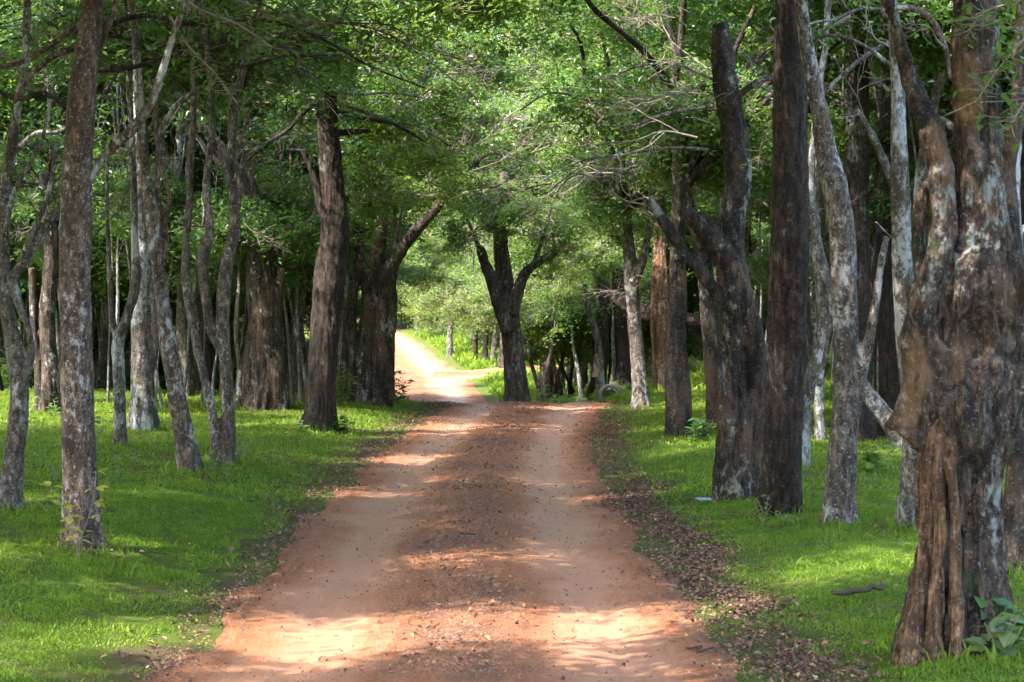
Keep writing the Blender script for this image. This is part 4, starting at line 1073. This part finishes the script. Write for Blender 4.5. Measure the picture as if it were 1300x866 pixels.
for k, (px, w, D, b, tp) in enumerate([(572, 7, 88, 447, 395), (605, 5, 84, 458, 410), (617, 7, 82, 462, 400), (628, 7, 80, 466, 405), (535, 16, 112, 425, 380), (600, 4, 96, 440, 400)]):
    lab = ['pale-footed little tree on the grass bank above the far road bend', 'thinnest stem in the trio left of the lone centre tree', 'dark stem in the middle of the trio left of the lone centre tree',
           'crooked stem of the trio closest to the lone centre tree', 'broad dark trunk at the top of the far road', 'thin grey stem high on the sunny bank']
    hero('small_tree', lab[k], 'tree', (px, b), D, 'grey' if k in (0, 3, 5) else 'dark', [[(px, b + 3, w * 1.2), (px - 1, b - 20, w), (px + 2, tp, w * .8), (px, tp - 25, w * .5)]], [], seed=60 + k, ext=False, voxel=0.03,
         flute=0.03, crowns=[(px - 4, tp - 22, 0, 1.3, 'olive'), (px + 12, tp - 40, 1, 1.3, 'light')])
for k, (x0, x1, y0, y1, w) in enumerate([(694, 700, 505, 440, 6), (704, 716, 505, 445, 5), (712, 690, 505, 430, 6), (724, 735, 505, 420, 5), (738, 728, 500, 440, 5), (748, 756, 500, 425, 6), (686, 672, 500, 450, 5), (732, 700, 508, 440, 4), (775, 778, 492, 420, 5)]):
    hero('thin_tree', 'one of the thin leaning stems crowded in the thicket right of the lone centre tree', 'tree', (x0, y0), 50 + (k % 4), 'dark' if k % 2 else 'grey',
         [[(x0, y0 + 4, w * 1.3), ((x0 * 2 + x1) / 3 + (k % 3 - 1) * 3, y0 - 25, w), (x1, y1, w * .8), (x1 + (x1 - x0) * .4, y1 - 45, w * .5)]], [], seed=80 + k, ext=False, voxel=0.02, flute=0.02, flare=0.3,
         group='thin stems of the centre thicket', crowns=[(x1, y1 - 45, 0.5, 1.0, ('light', 'green', 'olive')[k % 3]), (x1 + 8, y1 - 5, 1.5, 0.7, ('olive', 'light', 'green')[k % 3])])

# ------------------------------------------------------------------ bare branches and hanging sprigs of the front trees
def limb_to(t, pts, D, mat, seed):
    org = t.location
    v, q, tr = tube(px_path(pts, D, org, seed=seed, wob=0.08), 0.05, 8, 0, 0.1, seed, 4)
    return link('limb', mesh_np('limb', v, [q, tr], [M[mat]]), t)
nearest = lambda p: min(TREES, key=lambda q: (q[1].x - p.x) ** 2 + (q[1].y - p.y) ** 2)[0]
for k, (x0, y0, x1, y1, D, dk) in enumerate([
    (300, 92, 440, 130, 27, 0), (330, 95, 560, 165, 29, 0), (300, 200, 390, 150, 28, 0), (298, 150, 400, 60, 26, 0),
    (250, 114, 340, 230, 26, 1), (200, 60, 420, 40, 22, 1), (230, 30, 460, 60, 22, 1), (240, 120, 150, 230, 24, 1), (150, 60, 330, 80, 20, 1), (20, 120, 120, 40, 19, 1), (60, 260, 0, 180, 22, 1),
    (100, 60, 10, 30, 17, 0), (40, 300, 110, 160, 24, 1), (560, 256, 500, 200, 37, 0), (607, 204, 700, 215, 38, 0), (600, 230, 660, 260, 38, 0), (690, 330, 760, 290, 45, 0), (700, 240, 880, 170, 30, 0),
    (900, 120, 780, 140, 22, 0), (905, 90, 760, 60, 22, 0), (885, 175, 740, 190, 23, 0), (905, 130, 820, 90, 22, 0), (1000, 130, 860, 90, 20, 0), (1050, 60, 960, 20, 19, 0), (1130, 60, 1030, 20, 18, 0),
    (1105, 170, 1060, 100, 19, 0), (1200, 60, 1120, 20, 13, 0), (1100, 350, 1050, 300, 22, 1), (830, 255, 760, 230, 30, 0), (120, 300, 180, 200, 26, 1),
    (640, 60, 720, 20, 42, 0), (480, 60, 620, 130, 34, 1), (520, 40, 640, 110, 34, 1), (400, 30, 560, 90, 30, 1), (370, 230, 300, 300, 34, 0), (1290, 330, 1240, 420, 15, 1), (700, 110, 640, 60, 40, 0),
    (860, 330, 800, 420, 36, 0), (760, 420, 700, 380, 50, 0), (540, 330, 600, 380, 50, 0)]):
    a, b = P(x0, y0, D), P(x1, y1, D + (k % 5 - 2) * 0.4)
    spray(nearest(a), a, b, bool(dk))
limb_to(L7, [(300, 92, 6), (340, 105, 6), (385, 122, 6), (430, 133, 5), (480, 148, 5), (530, 172, 3)], 30, 'grey', 3)
limb_to(R7, [(1134, 50, 6), (1100, 70, 5), (1066, 98, 5), (1040, 122, 5), (1015, 130, 4), (990, 128, 3), (968, 122, 2)], 18.2, 'grey', 5)
limb_to(R7, [(1140, 30, 7), (1120, 15, 6), (1150, 10, 7), (1180, 22, 8), (1200, 60, 7), (1206, 100, 5)], 15.5, 'redpale', 6)
limb_to(R7, [(1124, 12, 4), (1090, 12, 4), (1060, 25, 3), (1030, 30, 3), (990, 55, 2), (965, 75, 2)], 18.4, 'grey', 7)

def big_leaves(pts, dirs, size, rs, aspect=0.6):
    """broad leaves with a point, folded at the midrib: 7 vertices each"""
    v, f = [], []
    for c, d in zip(pts, dirs):
        L = size * rs.uniform(0.7, 1.2); d = d.normalized(); s = d.cross(Vector((0, 0, 1)))
        if s.length < 0.05: s = Vector((1, 0, 0))
        s.normalize(); n = s.cross(d); s = (s + n * rs.uniform(-.5, .5)).normalized(); n = s.cross(d)
        w = L * aspect / 2; k = len(v)
        for a, b, h in ((0, 0, 0), (.28, -1, .22), (.28, 1, .22), (.62, -.85, .18), (.62, .85, .18), (1.0, 0, -.15), (.45, 0, 0)):
            v.append(tuple(c + d * L * a + s * w * b + n * w * h))
        f += [(k, k + 1, k + 6), (k, k + 6, k + 2), (k + 1, k + 3, k + 6), (k + 6, k + 4, k + 2), (k + 3, k + 5, k + 6), (k + 6, k + 5, k + 4)]
    return np.array(v), np.array(f)
def plant_meshes(seed, h, n_st, n_lf, size, mat, stem='twig', spread=0.25):
    rs = random.Random(seed); rn = np.random.default_rng(seed); A, B, pts, dirs = [], [], [], []
    for s_ in range(n_st):
        p = Vector((0, 0, -0.02)); d = Vector((rs.uniform(-spread, spread), rs.uniform(-spread, spread), 1)).normalized(); m = 6; hh = h * rs.uniform(0.6, 1.05)
        for k in range(m):
            q = p + d * hh / m; A.append(tuple(p)); B.append(tuple(q)); p = q; d = (d + Vector((rs.uniform(-.2, .2), rs.uniform(-.2, .2), 0))).normalized()
            if k >= 1:
                for _ in range(max(1, n_lf // (n_st * 5))):
                    a = rs.uniform(0, 6.28); pts.append(p + Vector((math.cos(a), math.sin(a), 0)) * size * .25); dirs.append(Vector((math.cos(a), math.sin(a), rs.uniform(-.5, .45))))
    v, f = big_leaves(pts, dirs, size, rn)
    fol = mesh_np('foliage', v, f, [M[mat]], tone=np.repeat(rn.uniform(0.2, .9, len(pts)), 6), smooth=False)
    v, f = rods(np.array(A), np.array(B), np.full(len(A), 0.003 + h * 0.003), np.full(len(A), 0.002 + h * 0.002), rn, 0.03, 5, 2)
    return fol, mesh_np('stem', v, f, [M[stem]])
def plant(x, y, ms, label, cat='plant', group=None, rz=0, name='leafy_plant', s=1.0):
    t = empty(name, (x, y, float(ground(x, y))), rz); tag(t, label, cat, group)
    o = link('stem', ms[1], t); o.scale = (s, s, s); o = link('foliage', ms[0], t); o.scale = (s, s, s)
    return t
# seedling with yellow leaves in front of the nearest left trunk
def at(px, py, D=None):
    b = base_at(px, py, D); return b.x, b.y
x, y = at(100, 712)
plant(x, y, plant_meshes(5, 0.74, 3, 50, 0.095, 'leaf_yellow', spread=0.14), 'yellow-leaved seedling growing against the foot of the nearest left trunk', name='seedling')
x, y = at(1268, 838)
plant(x, y, plant_meshes(6, 0.36, 5, 44, 0.15, 'leaf_olive', spread=0.9), 'low plant with broad yellow-green leaves at the foot of the giant knotted tree')
x, y = at(1288, 815)
plant(x, y, plant_meshes(7, 0.40, 5, 44, 0.15, 'leaf', spread=0.8), 'darker broad-leaved plant in the lower right corner beside the giant tree')
x, y = at(500, 520, 37.5)
plant(x, y, plant_meshes(8, 0.55, 9, 110, 0.15, 'leaf_light', spread=0.7), 'bright leafy bush on the grass point where the road bends left')
x, y = at(432, 515)
plant(x, y, plant_meshes(9, 0.75, 10, 150, 0.13, 'leaf_light', spread=0.5), 'light green bush between the big dark trunk and the fluted trunk')
x, y = at(383, 550)
plant(x, y, plant_meshes(10, 0.22, 6, 50, 0.09, 'leaf', spread=0.8), 'small dark plant at the left foot of the big dark trunk')
x, y = at(433, 550)
plant(x, y, plant_meshes(11, 0.30, 6, 60, 0.10, 'leaf', spread=0.6), 'small bushy plant at the right foot of the big dark trunk')
x, y = at(888, 560)
plant(x, y, plant_meshes(12, 0.38, 7, 80, 0.13, 'leaf_dark', spread=0.8), 'bluish green bushy plant right of the brown knobbly trunk')
x, y = at(1115, 600)
plant(x, y, plant_meshes(13, 0.34, 4, 40, 0.15, 'leaf_light', spread=0.9), 'pale broad-leaved plant on the grass left of the bluish lichened trunk')
x, y = at(1000, 668)
plant(x, y, plant_meshes(14, 0.16, 5, 36, 0.06, 'leaf_light', spread=0.8), 'tiny pale plant at the foot of the straight dark trunk')
x, y = at(968, 664)
plant(x, y, plant_meshes(15, 0.30, 4, 36, 0.07, 'leaf', spread=0.4), 'narrow sprig climbing the left foot of the straight dark trunk')
x, y = at(690, 500, 46)
plant(x, y, plant_meshes(16, 0.7, 12, 170, 0.16, 'leaf_light', spread=0.9), 'bright leafy bush at the right foot of the lone centre tree')
x, y = at(722, 503, 47)
plant(x, y, plant_meshes(17, 0.6, 10, 150, 0.16, 'leaf_light', spread=1.0), 'bright leafy bush at the foot of the thin thicket stems')
x, y = at(640, 660); 
weeds = [plant_meshes(30 + k, 0.18 + 0.05 * k, 4, 26, 0.06 + 0.01 * k, ('leaf', 'leaf_light', 'leaf')[k % 3], spread=0.8) for k in range(5)]
wq = random.Random(8); nW = 0
while nW < 46:
    y = wq.uniform(19, 38); left = wq.random() < 0.55; L_, R_q = road_lr(y)
    x = wq.uniform(-0.255 * y, L_ - 1.0) if left else wq.uniform(R_q + 1.0, 0.255 * y)
    plant(x, y, wq.choice(weeds), 'small green weed standing up out of the %s lawn' % ('left' if left else 'right'), 'plant', 'weeds in the left lawn' if left else 'weeds in the right lawn', wq.uniform(0, 6.28), 'weed', wq.uniform(.6, 1.2))
    nW += 1
x, y = at(622, 712, 15.9)
plant(0.02 - 0.3, 15.9, weeds[0], 'tiny green weed in the middle strip of the red road', name='weed', s=0.45)

# leafy sprigs hanging from the front trees
def sprig(t, pts, D, n, size, mat, seed, name='leafy_twig'):
    rs = random.Random(seed); rn = np.random.default_rng(seed); org = t.location
    rows = np.array(px_path(pts, D, org, seed=seed, wob=0.05)); c = catmull(rows, 0.03)
    pts_, dirs, A, B = [], [], [], []
    for _ in range(n):
        k = rs.randrange(len(c) // 5, len(c)); p = Vector(c[k, :3]); o = Vector((rs.gauss(0, 1), rs.gauss(0, 1), rs.gauss(0, .6) - .2)) * size * 1.1
        A.append(tuple(p)); B.append(tuple(p + o)); pts_.append(p + o); dirs.append(Vector((rs.gauss(0, 1), rs.gauss(0, 1), rs.gauss(-.3, .5))))
    v1, f1 = big_leaves(pts_, dirs, size, rn, 0.45)
    v2, f2 = rods(np.array(A), np.array(B), np.full(n, 0.0022), np.full(n, 0.0012), rn, 0.05, 3, 3)
    v3, q3, t3 = tube(rows, 0.05, 6)
    o1 = link(name, mesh_np(name, v3, [q3, t3], [M['twig']]), t)
    v = np.vstack([v1, v2]); me = mesh_np('foliage', v, [f1, f2 + len(v1)], [M[mat], M['twig']], np.r_[np.zeros(len(f1)), np.ones(len(f2))], np.r_[np.repeat(rn.uniform(.1, .92, n), 6), np.full(len(f2), .5)], False)
    link('foliage', me, o1)
sprig(R8, [(1320, 30, 4), (1290, 60, 3), (1262, 95, 2.5), (1240, 128, 2)], 10.6, 60, 0.075, 'leaf', 1)
sprig(R8, [(1320, -10, 4), (1280, 5, 3), (1250, 15, 2), (1228, 40, 2)], 10.8, 50, 0.075, 'leaf', 2)
sprig(R8, [(1330, 90, 4), (1300, 130, 3), (1280, 165, 2)], 10.5, 34, 0.07, 'leaf_dark', 3)
sprig(R7, [(1015, 130, 3), (985, 150, 2.5), (968, 180, 2), (962, 215, 1.5)], 18.3, 60, 0.07, 'leaf', 4)
sprig(R7, [(1025, 125, 3), (1010, 118, 2), (1000, 145, 1.5), (988, 175, 1.2)], 18.0, 18, 0.08, 'leaf_yellow', 5)
sprig(R5, [(1080, 20, 4), (1040, 40, 3), (1010, 35, 2), (985, 50, 2)], 18.0, 90, 0.075, 'leaf', 6)
sprig(L1, [(200, -30, 5), (250, 10, 4), (300, 30, 3), (345, 60, 2)], 15.5, 150, 0.075, 'leaf', 7)
sprig(L1, [(230, -30, 5), (300, 0, 4), (360, 20, 3), (420, 30, 2)], 16.5, 170, 0.08, 'leaf_dark', 8)
sprig(L1, [(215, 20, 4), (240, 60, 3), (270, 90, 2), (300, 130, 2)], 15.8, 90, 0.07, 'leaf', 9)
sprig(L0, [(-20, 60, 4), (20, 80, 3), (40, 115, 2)], 18, 60, 0.07, 'leaf_light', 10)

# ------------------------------------------------------------------ small things on the ground
def ring():  # upright grey hoop with a dark plug set inside
    b = base_at(775, 500, 46.5) + Vector((0, 0, 0.06)); t = empty('grey_ring', b); tag(t, 'pale grey hoop standing on edge in the grass at the thicket', 'stone ring')
    a = np.linspace(0, 2 * math.pi, 41); r = 0.22
    rows = [(math.cos(x) * r * 1.1, 0, r * 0.55 + math.sin(x) * r, 0.046 + 0.006 * math.sin(3 * x)) for x in a]
    v, q, tr = tube(rows, 0.03, 14, 0.03, 0.06, 3, cap=False); link('hoop', mesh_np('hoop', v, [q], [M['concrete']]), t)
    v, q, tr = tube([(0, .0, r * .5, 0.12), (0, .10, r * .5, 0.15), (0, .20, r * .5, 0.02)], 0.03, 16, 0.03, 0.12, 5)
    link('hollow_shade', mesh_np('hollow_shade', v, [q, tr], [M['twig_dark']]), t)  # solid dark plug stands for the shade within the hoop
ring()
def stick(name, label, cat, a, b, r, mat='twig_dark', seed=1, bend=0.04, lift=0.02):
    pa, pb = base_at(*a), base_at(*b); t = (pa + pb) / 2; rs = random.Random(seed); rows = []
    for k in range(8):
        u = k / 7; x = pa.x + (pb.x - pa.x) * u + rs.uniform(-bend, bend); y = pa.y + (pb.y - pa.y) * u + rs.uniform(-bend, bend)
        rows.append((x - t.x, y - t.y, float(ground(x, y)) + r + lift - t.z + rs.uniform(0, bend * .6), r * (1 - .55 * abs(u - .35)) ))
    v, q, tr = tube(rows, 0.02, 8, 0, 0.25, seed, fine=0.1); o = link(name, mesh_np(name, v, [q, tr], [M[mat]])); o.location = t
    tag(o, label, cat)
stick('dead_branch', 'dark rotting branch lying on the grass left of the giant knotted tree', 'branch', (1062, 768), (1120, 758), 0.022, lift=0.035)
stick('dead_twig', 'thin dark twig lying across the right lawn near the leaf litter', 'twig', (946, 726), (988, 742), 0.006, lift=0.05)
stick('dead_twig', 'small stick at the right edge of the road near the bottom', 'twig', (876, 830), (908, 835), 0.007, 'twig_dark', 4)
0 and stick('dead_branch', 'mossy grey branch piece on the grass left of the giant tree foot', 'branch', (1072, 812), (1112, 798), 0.018, 'twig', 5, lift=0.03)
stick('dead_twig', 'short dark stick lying on the middle strip of the road', 'twig', (584, 682), (606, 684), 0.010, 'twig_dark', 6, 0.01)
stick('dead_twig', 'dark twig bit beside the short stick on the road middle strip', 'twig', (594, 702), (608, 703), 0.008, 'twig_dark', 7, 0.01)
stick('dead_twig', 'little dark twig at the start of the right wheel track', 'twig', (640, 708), (650, 709), 0.007, 'twig_dark', 8, 0.01)
def log():
    a, b = P(1092, 478, 26), base_at(1152, 572, 25.5); t = empty('leaning_log', b); tag(t, 'pale dead log leaning between the trunks left of the pointed burl', 'log')
    d = a - b; rows = [(d.x * u, d.y * u, d.z * u - .05 + .03 * math.sin(5 * u), 0.13 - .03 * u) for u in np.linspace(0, 1, 7)]
    v, q, tr = tube(rows, 0.05, 16, 0.1, 0.08, 9); link('log', mesh_np('log', v, [q, tr], [M['grey']]), t)
log()
def scrap():
    b = base_at(893, 642); n = 9; g = np.linspace(-1, 1, n); Xs, Ys = np.meshgrid(g * .075, g * .06); rs = np.random.default_rng(3)
    p = np.stack([Xs.ravel(), Ys.ravel(), 0 * Xs.ravel()], 1); z = 0.035 + .03 * noise(p, 3, 90) + .02 * noise(p, 7, 91)
    p[:, 2] = z; p[:, 0] *= 1 + .2 * noise(p, 4, 92)
    k = (np.arange(n - 1)[:, None] * n + np.arange(n - 1)[None]).ravel()
    o = link('plastic_scrap', mesh_np('plastic_scrap', p, np.stack([k, k + 1, k + n + 1, k + n], 1), [M['plastic']])); o.location = b
    tag(o, 'crumpled pale blue plastic scrap on the grass beside the gnarled tree foot', 'litter')
scrap()

# ------------------------------------------------------------------ drooping light bushes filling the centre
def droopy(px, py, D, blobs, label, group=None, kind='multi', name='bushy_tree'):
    b = base_at(px, py, D); t = empty(name, b); tag(t, label, 'tree', group)
    o = link('trunk', wr.choice(WT['bush']), t); o.scale = (1.1, 1.1, 1.15)
    for bx, by, dd, r, kd in blobs: crown(t, P(bx, by, D + dd), r, kd)
droopy(720, 500, 56, [(712, 400, 0, 1.1, 'light'), (740, 370, 1, 1.2, 'olive'), (690, 430, 0, .9, 'light'), (700, 350, 1, 1.2, 'olive'), (735, 430, .5, .9, 'green'), (720, 320, 1, 1.3, 'light')], 'feathery light green bushy tree directly right of the lone centre tree')
droopy(765, 495, 58, [(770, 380, 0, 1.3, 'light'), (800, 350, 0, 1.2, 'green'), (760, 330, 1, 1.3, 'olive'), (775, 430, 0, 1.0, 'green'), (815, 410, 0, 1.1, 'light')], 'green bushy tree in the thicket behind the grey ring')
droopy(612, 455, 92, [(600, 400, 0, 1.5, 'olive'), (615, 430, 0, 1.0, 'light'), (590, 370, 1, 1.8, 'light'), (625, 390, 0, 1.5, 'olive'), (620, 350, 1, 1.9, 'light')], 'olive bushy tree on the sunny bank just left of the lone centre tree')
droopy(560, 440, 104, [(560, 395, 0, 1.5, 'olive'), (545, 375, 0, 1.5, 'light'), (575, 370, 1, 1.9, 'olive'), (555, 340, 1, 2.2, 'light')], 'olive bushy tree high on the sunny bank above the far road')
droopy(508, 425, 116, [(505, 395, 0, 1.7, 'light'), (520, 375, 0, 1.9, 'olive'), (495, 370, 1, 1.9, 'light'), (515, 345, 1, 2.4, 'light'), (485, 400, 0, 1.5, 'olive')], 'light green bushy tree where the far road disappears')
droopy(870, 470, 58, [(870, 400, 0, 1.4, 'light'), (890, 440, 0, 1.1, 'light'), (850, 430, 1, 1.2, 'green'), (885, 350, 0, 1.5, 'green')], 'light green bushy tree seen between the brown knobbly and the gnarled trunks')

droopy(438, 505, 47, [(438, 480, 0, .75, 'green'), (432, 440, 0, .9, 'green'), (448, 455, .5, .8, 'dark'), (436, 400, 0, 1.0, 'green'), (425, 360, 0, 1.1, 'dark'), (445, 340, 0, .9, 'green')], 'leafy bushy tree filling the gap between the big dark trunk and the fluted trunk')

# tall trees whose crowns close the view overhead
for k, (px, D) in enumerate([(380, 58), (470, 66), (545, 74), (585, 60), (700, 66), (760, 58), (830, 62), (640, 78)]):
    labs = ['tall green tree behind the big dark furrowed trunk', 'tall green tree behind the fluted trunk', 'tall light green tree above the far road', 'tall light green tree just left of the lone centre tree',
            'tall light green tree just right of the lone centre tree', 'tall green tree behind the centre thicket', 'tall green tree behind the forked crest tree', 'tall pale green tree far behind the lone centre tree']
    x0 = (px - 650) / FPX * D
    if float(road_lr(D)[0]) - 1 < x0 < float(road_lr(D)[1]) + 1: x0 = float(road_lr(D)[0]) - 1.6 if k != 3 else float(road_lr(D)[1]) + 1.6
    t = empty('tall_tree', (x0, D, float(ground(x0, D)))); tag(t, labs[k], 'tree')
    o = link('trunk', WT['thick'][k % 4], t); o.scale = (0.9, 0.9, 1.25)
    for q in range(9):
        crown(t, P(px + wr.uniform(-75, 75), (-30 + 28 * q) if q < 7 else wr.uniform(-60, 100), D + wr.uniform(-2, 2)), wr.uniform(1.3, 2.1), ('light', 'green', 'light', 'olive')[(q + k) % 4], rnd=wr)


# ------------------------------------------------------------------ tangled undergrowth of the two woods
ur = random.Random(77)
def sapling(x, y, label, group):
    t = empty('sapling', (x, y, float(ground(x, y))), ur.uniform(0, 6.28)); tag(t, label, 'sapling', group)
    o = link('trunk', ur.choice(WT['slim']), t); k = ur.uniform(0.22, 0.42); o.scale = (k, k, ur.uniform(0.5, 0.95)); o.rotation_euler = (ur.gauss(0, .10), ur.gauss(0, .10), 0)
    if ur.random() < 0.45: crown(t, (x + ur.uniform(-.4, .4), y, float(ground(x, y)) + ur.uniform(2.2, 4.2)), ur.uniform(.5, .9), ur.choice(['dark', 'green']), rnd=ur)
    return t
n = 0
while n < 62:
    y = ur.uniform(33, 52); x = ur.uniform(-0.27 * y, -0.085 * y - 0.5)
    if free(x, y, 0.35): sapling(x, y, 'thin crooked sapling tangled among the trunks of the left wood', 'saplings of the left wood'); n += 1
n = 0
while n < 40:
    y = ur.uniform(26, 48); x = ur.uniform(0.115 * y, 0.27 * y)
    if free(x, y, 0.35): sapling(x, y, 'thin crooked sapling tangled among the trunks of the right wood', 'saplings of the right wood'); n += 1
wr = ur
n = 0
while n < 34:
    y = ur.uniform(39, 54); x = ur.uniform(-0.27 * y, -0.075 * y - 0.5)
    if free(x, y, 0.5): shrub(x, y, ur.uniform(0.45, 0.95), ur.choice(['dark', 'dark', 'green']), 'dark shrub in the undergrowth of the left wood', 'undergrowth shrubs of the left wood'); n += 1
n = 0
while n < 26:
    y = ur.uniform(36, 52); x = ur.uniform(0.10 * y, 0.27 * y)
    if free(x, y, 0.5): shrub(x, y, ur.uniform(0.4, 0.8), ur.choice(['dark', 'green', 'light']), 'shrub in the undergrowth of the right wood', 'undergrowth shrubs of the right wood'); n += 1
# bare low branches among the trunks
for k in range(46):
    left = k % 5 < 3; D = ur.uniform(24, 42); px = ur.uniform(0, 400) if left else ur.uniform(1000, 1290); py = ur.uniform(40, 300)
    a = P(px, py, D); b = P(px + ur.uniform(-90, 90), py + ur.uniform(-70, 60), D + ur.uniform(-.5, .5))
    spray(nearest(a), a, b, k % 3 == 0)

for k, (t_, D, mt, pts) in enumerate([
    (R4, 24, 'grey', [(905, 135, 6), (870, 140, 5), (838, 147, 4), (800, 160, 3), (760, 158, 2)]),
    (R4, 24, 'grey', [(900, 190, 5), (850, 188, 4), (790, 196, 3), (735, 205, 3), (690, 228, 2)]),
    (R4, 23, 'grey', [(905, 100, 5), (860, 82, 4), (810, 84, 3), (770, 100, 2), (735, 98, 2)]),
    (R2T, 30, 'grey', [(862, 200, 5), (820, 205, 4), (770, 225, 3), (730, 222, 3), (700, 250, 2)]),
    (R2T, 30, 'pale', [(858, 140, 5), (810, 120, 4), (760, 128, 3), (700, 118, 3), (660, 140, 2)]),
    (L7, 31, 'grey', [(415, 150, 6), (450, 147, 4), (490, 156, 3), (530, 160, 3), (570, 185, 2)]),
    (L7, 31, 'pale', [(412, 112, 6), (450, 120, 4), (500, 118, 3), (560, 128, 2), (600, 122, 2)]),
    (L1, 17, 'dark', [(117, 40, 9), (180, 20, 7), (250, 30, 6), (330, 25, 5), (400, 45, 4), (470, 84, 3), (540, 112, 2)]),
    (L1, 17, 'dark', [(110, 90, 8), (170, 85, 7), (230, 70, 5), (300, 85, 4), (370, 70, 3), (430, 78, 2)]),
    (L1, 17, 'gnarl', [(104, 150, 8), (60, 120, 7), (20, 125, 6), (-30, 100, 5)]),
    (CLT, 25, 'dark', [(298, 130, 6), (340, 60, 5), (400, 30, 4), (470, 35, 3), (520, 60, 2), (603, 123, 2)]),
    (CLT, 25, 'grey', [(293, 210, 5), (330, 205, 4), (370, 190, 3), (410, 196, 2)]),
    (CLT, 25, 'pale', [(246, 130, 5), (220, 100, 4), (190, 95, 3), (150, 60, 2)]),
    (R7, 18, 'pale', [(1138, 90, 7), (1100, 60, 5), (1060, 45, 4), (1010, 50, 3), (960, 30, 2)]),
    (L0, 19.5, 'pale', [(12, 200, 8), (45, 170, 6), (80, 165, 5), (130, 120, 4), (170, 60, 3)]),
    (L8, 38, 'pale', [(506, 280, 4), (530, 230, 3), (560, 210, 3), (590, 160, 2)])]):
    limb_to(t_, pts, D, mt, 900 + k)
for k in range(26):
    D = ur.uniform(26, 44); px = ur.uniform(440, 900); py = ur.uniform(10, 260); sg = -1 if px > 660 else 1
    a = P(px, py, D); b = P(px + sg * ur.uniform(50, 110), py + ur.uniform(-30, 45), D + ur.uniform(-.5, .5))
    spray(nearest(a), a, b, k % 4 == 0)

n = 0  # dense dark foliage added to darken the interior of both woods
while n < 46:
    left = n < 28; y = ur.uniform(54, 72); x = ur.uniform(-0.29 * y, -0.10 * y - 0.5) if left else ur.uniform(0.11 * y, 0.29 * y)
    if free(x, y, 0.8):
        shrub(x, y, ur.uniform(1.2, 2.0), 'dark', 'dark bush added deep in the %s wood to darken it' % ('left' if left else 'right'), 'darkening bushes added in the %s wood' % ('left' if left else 'right'), 1.2); n += 1
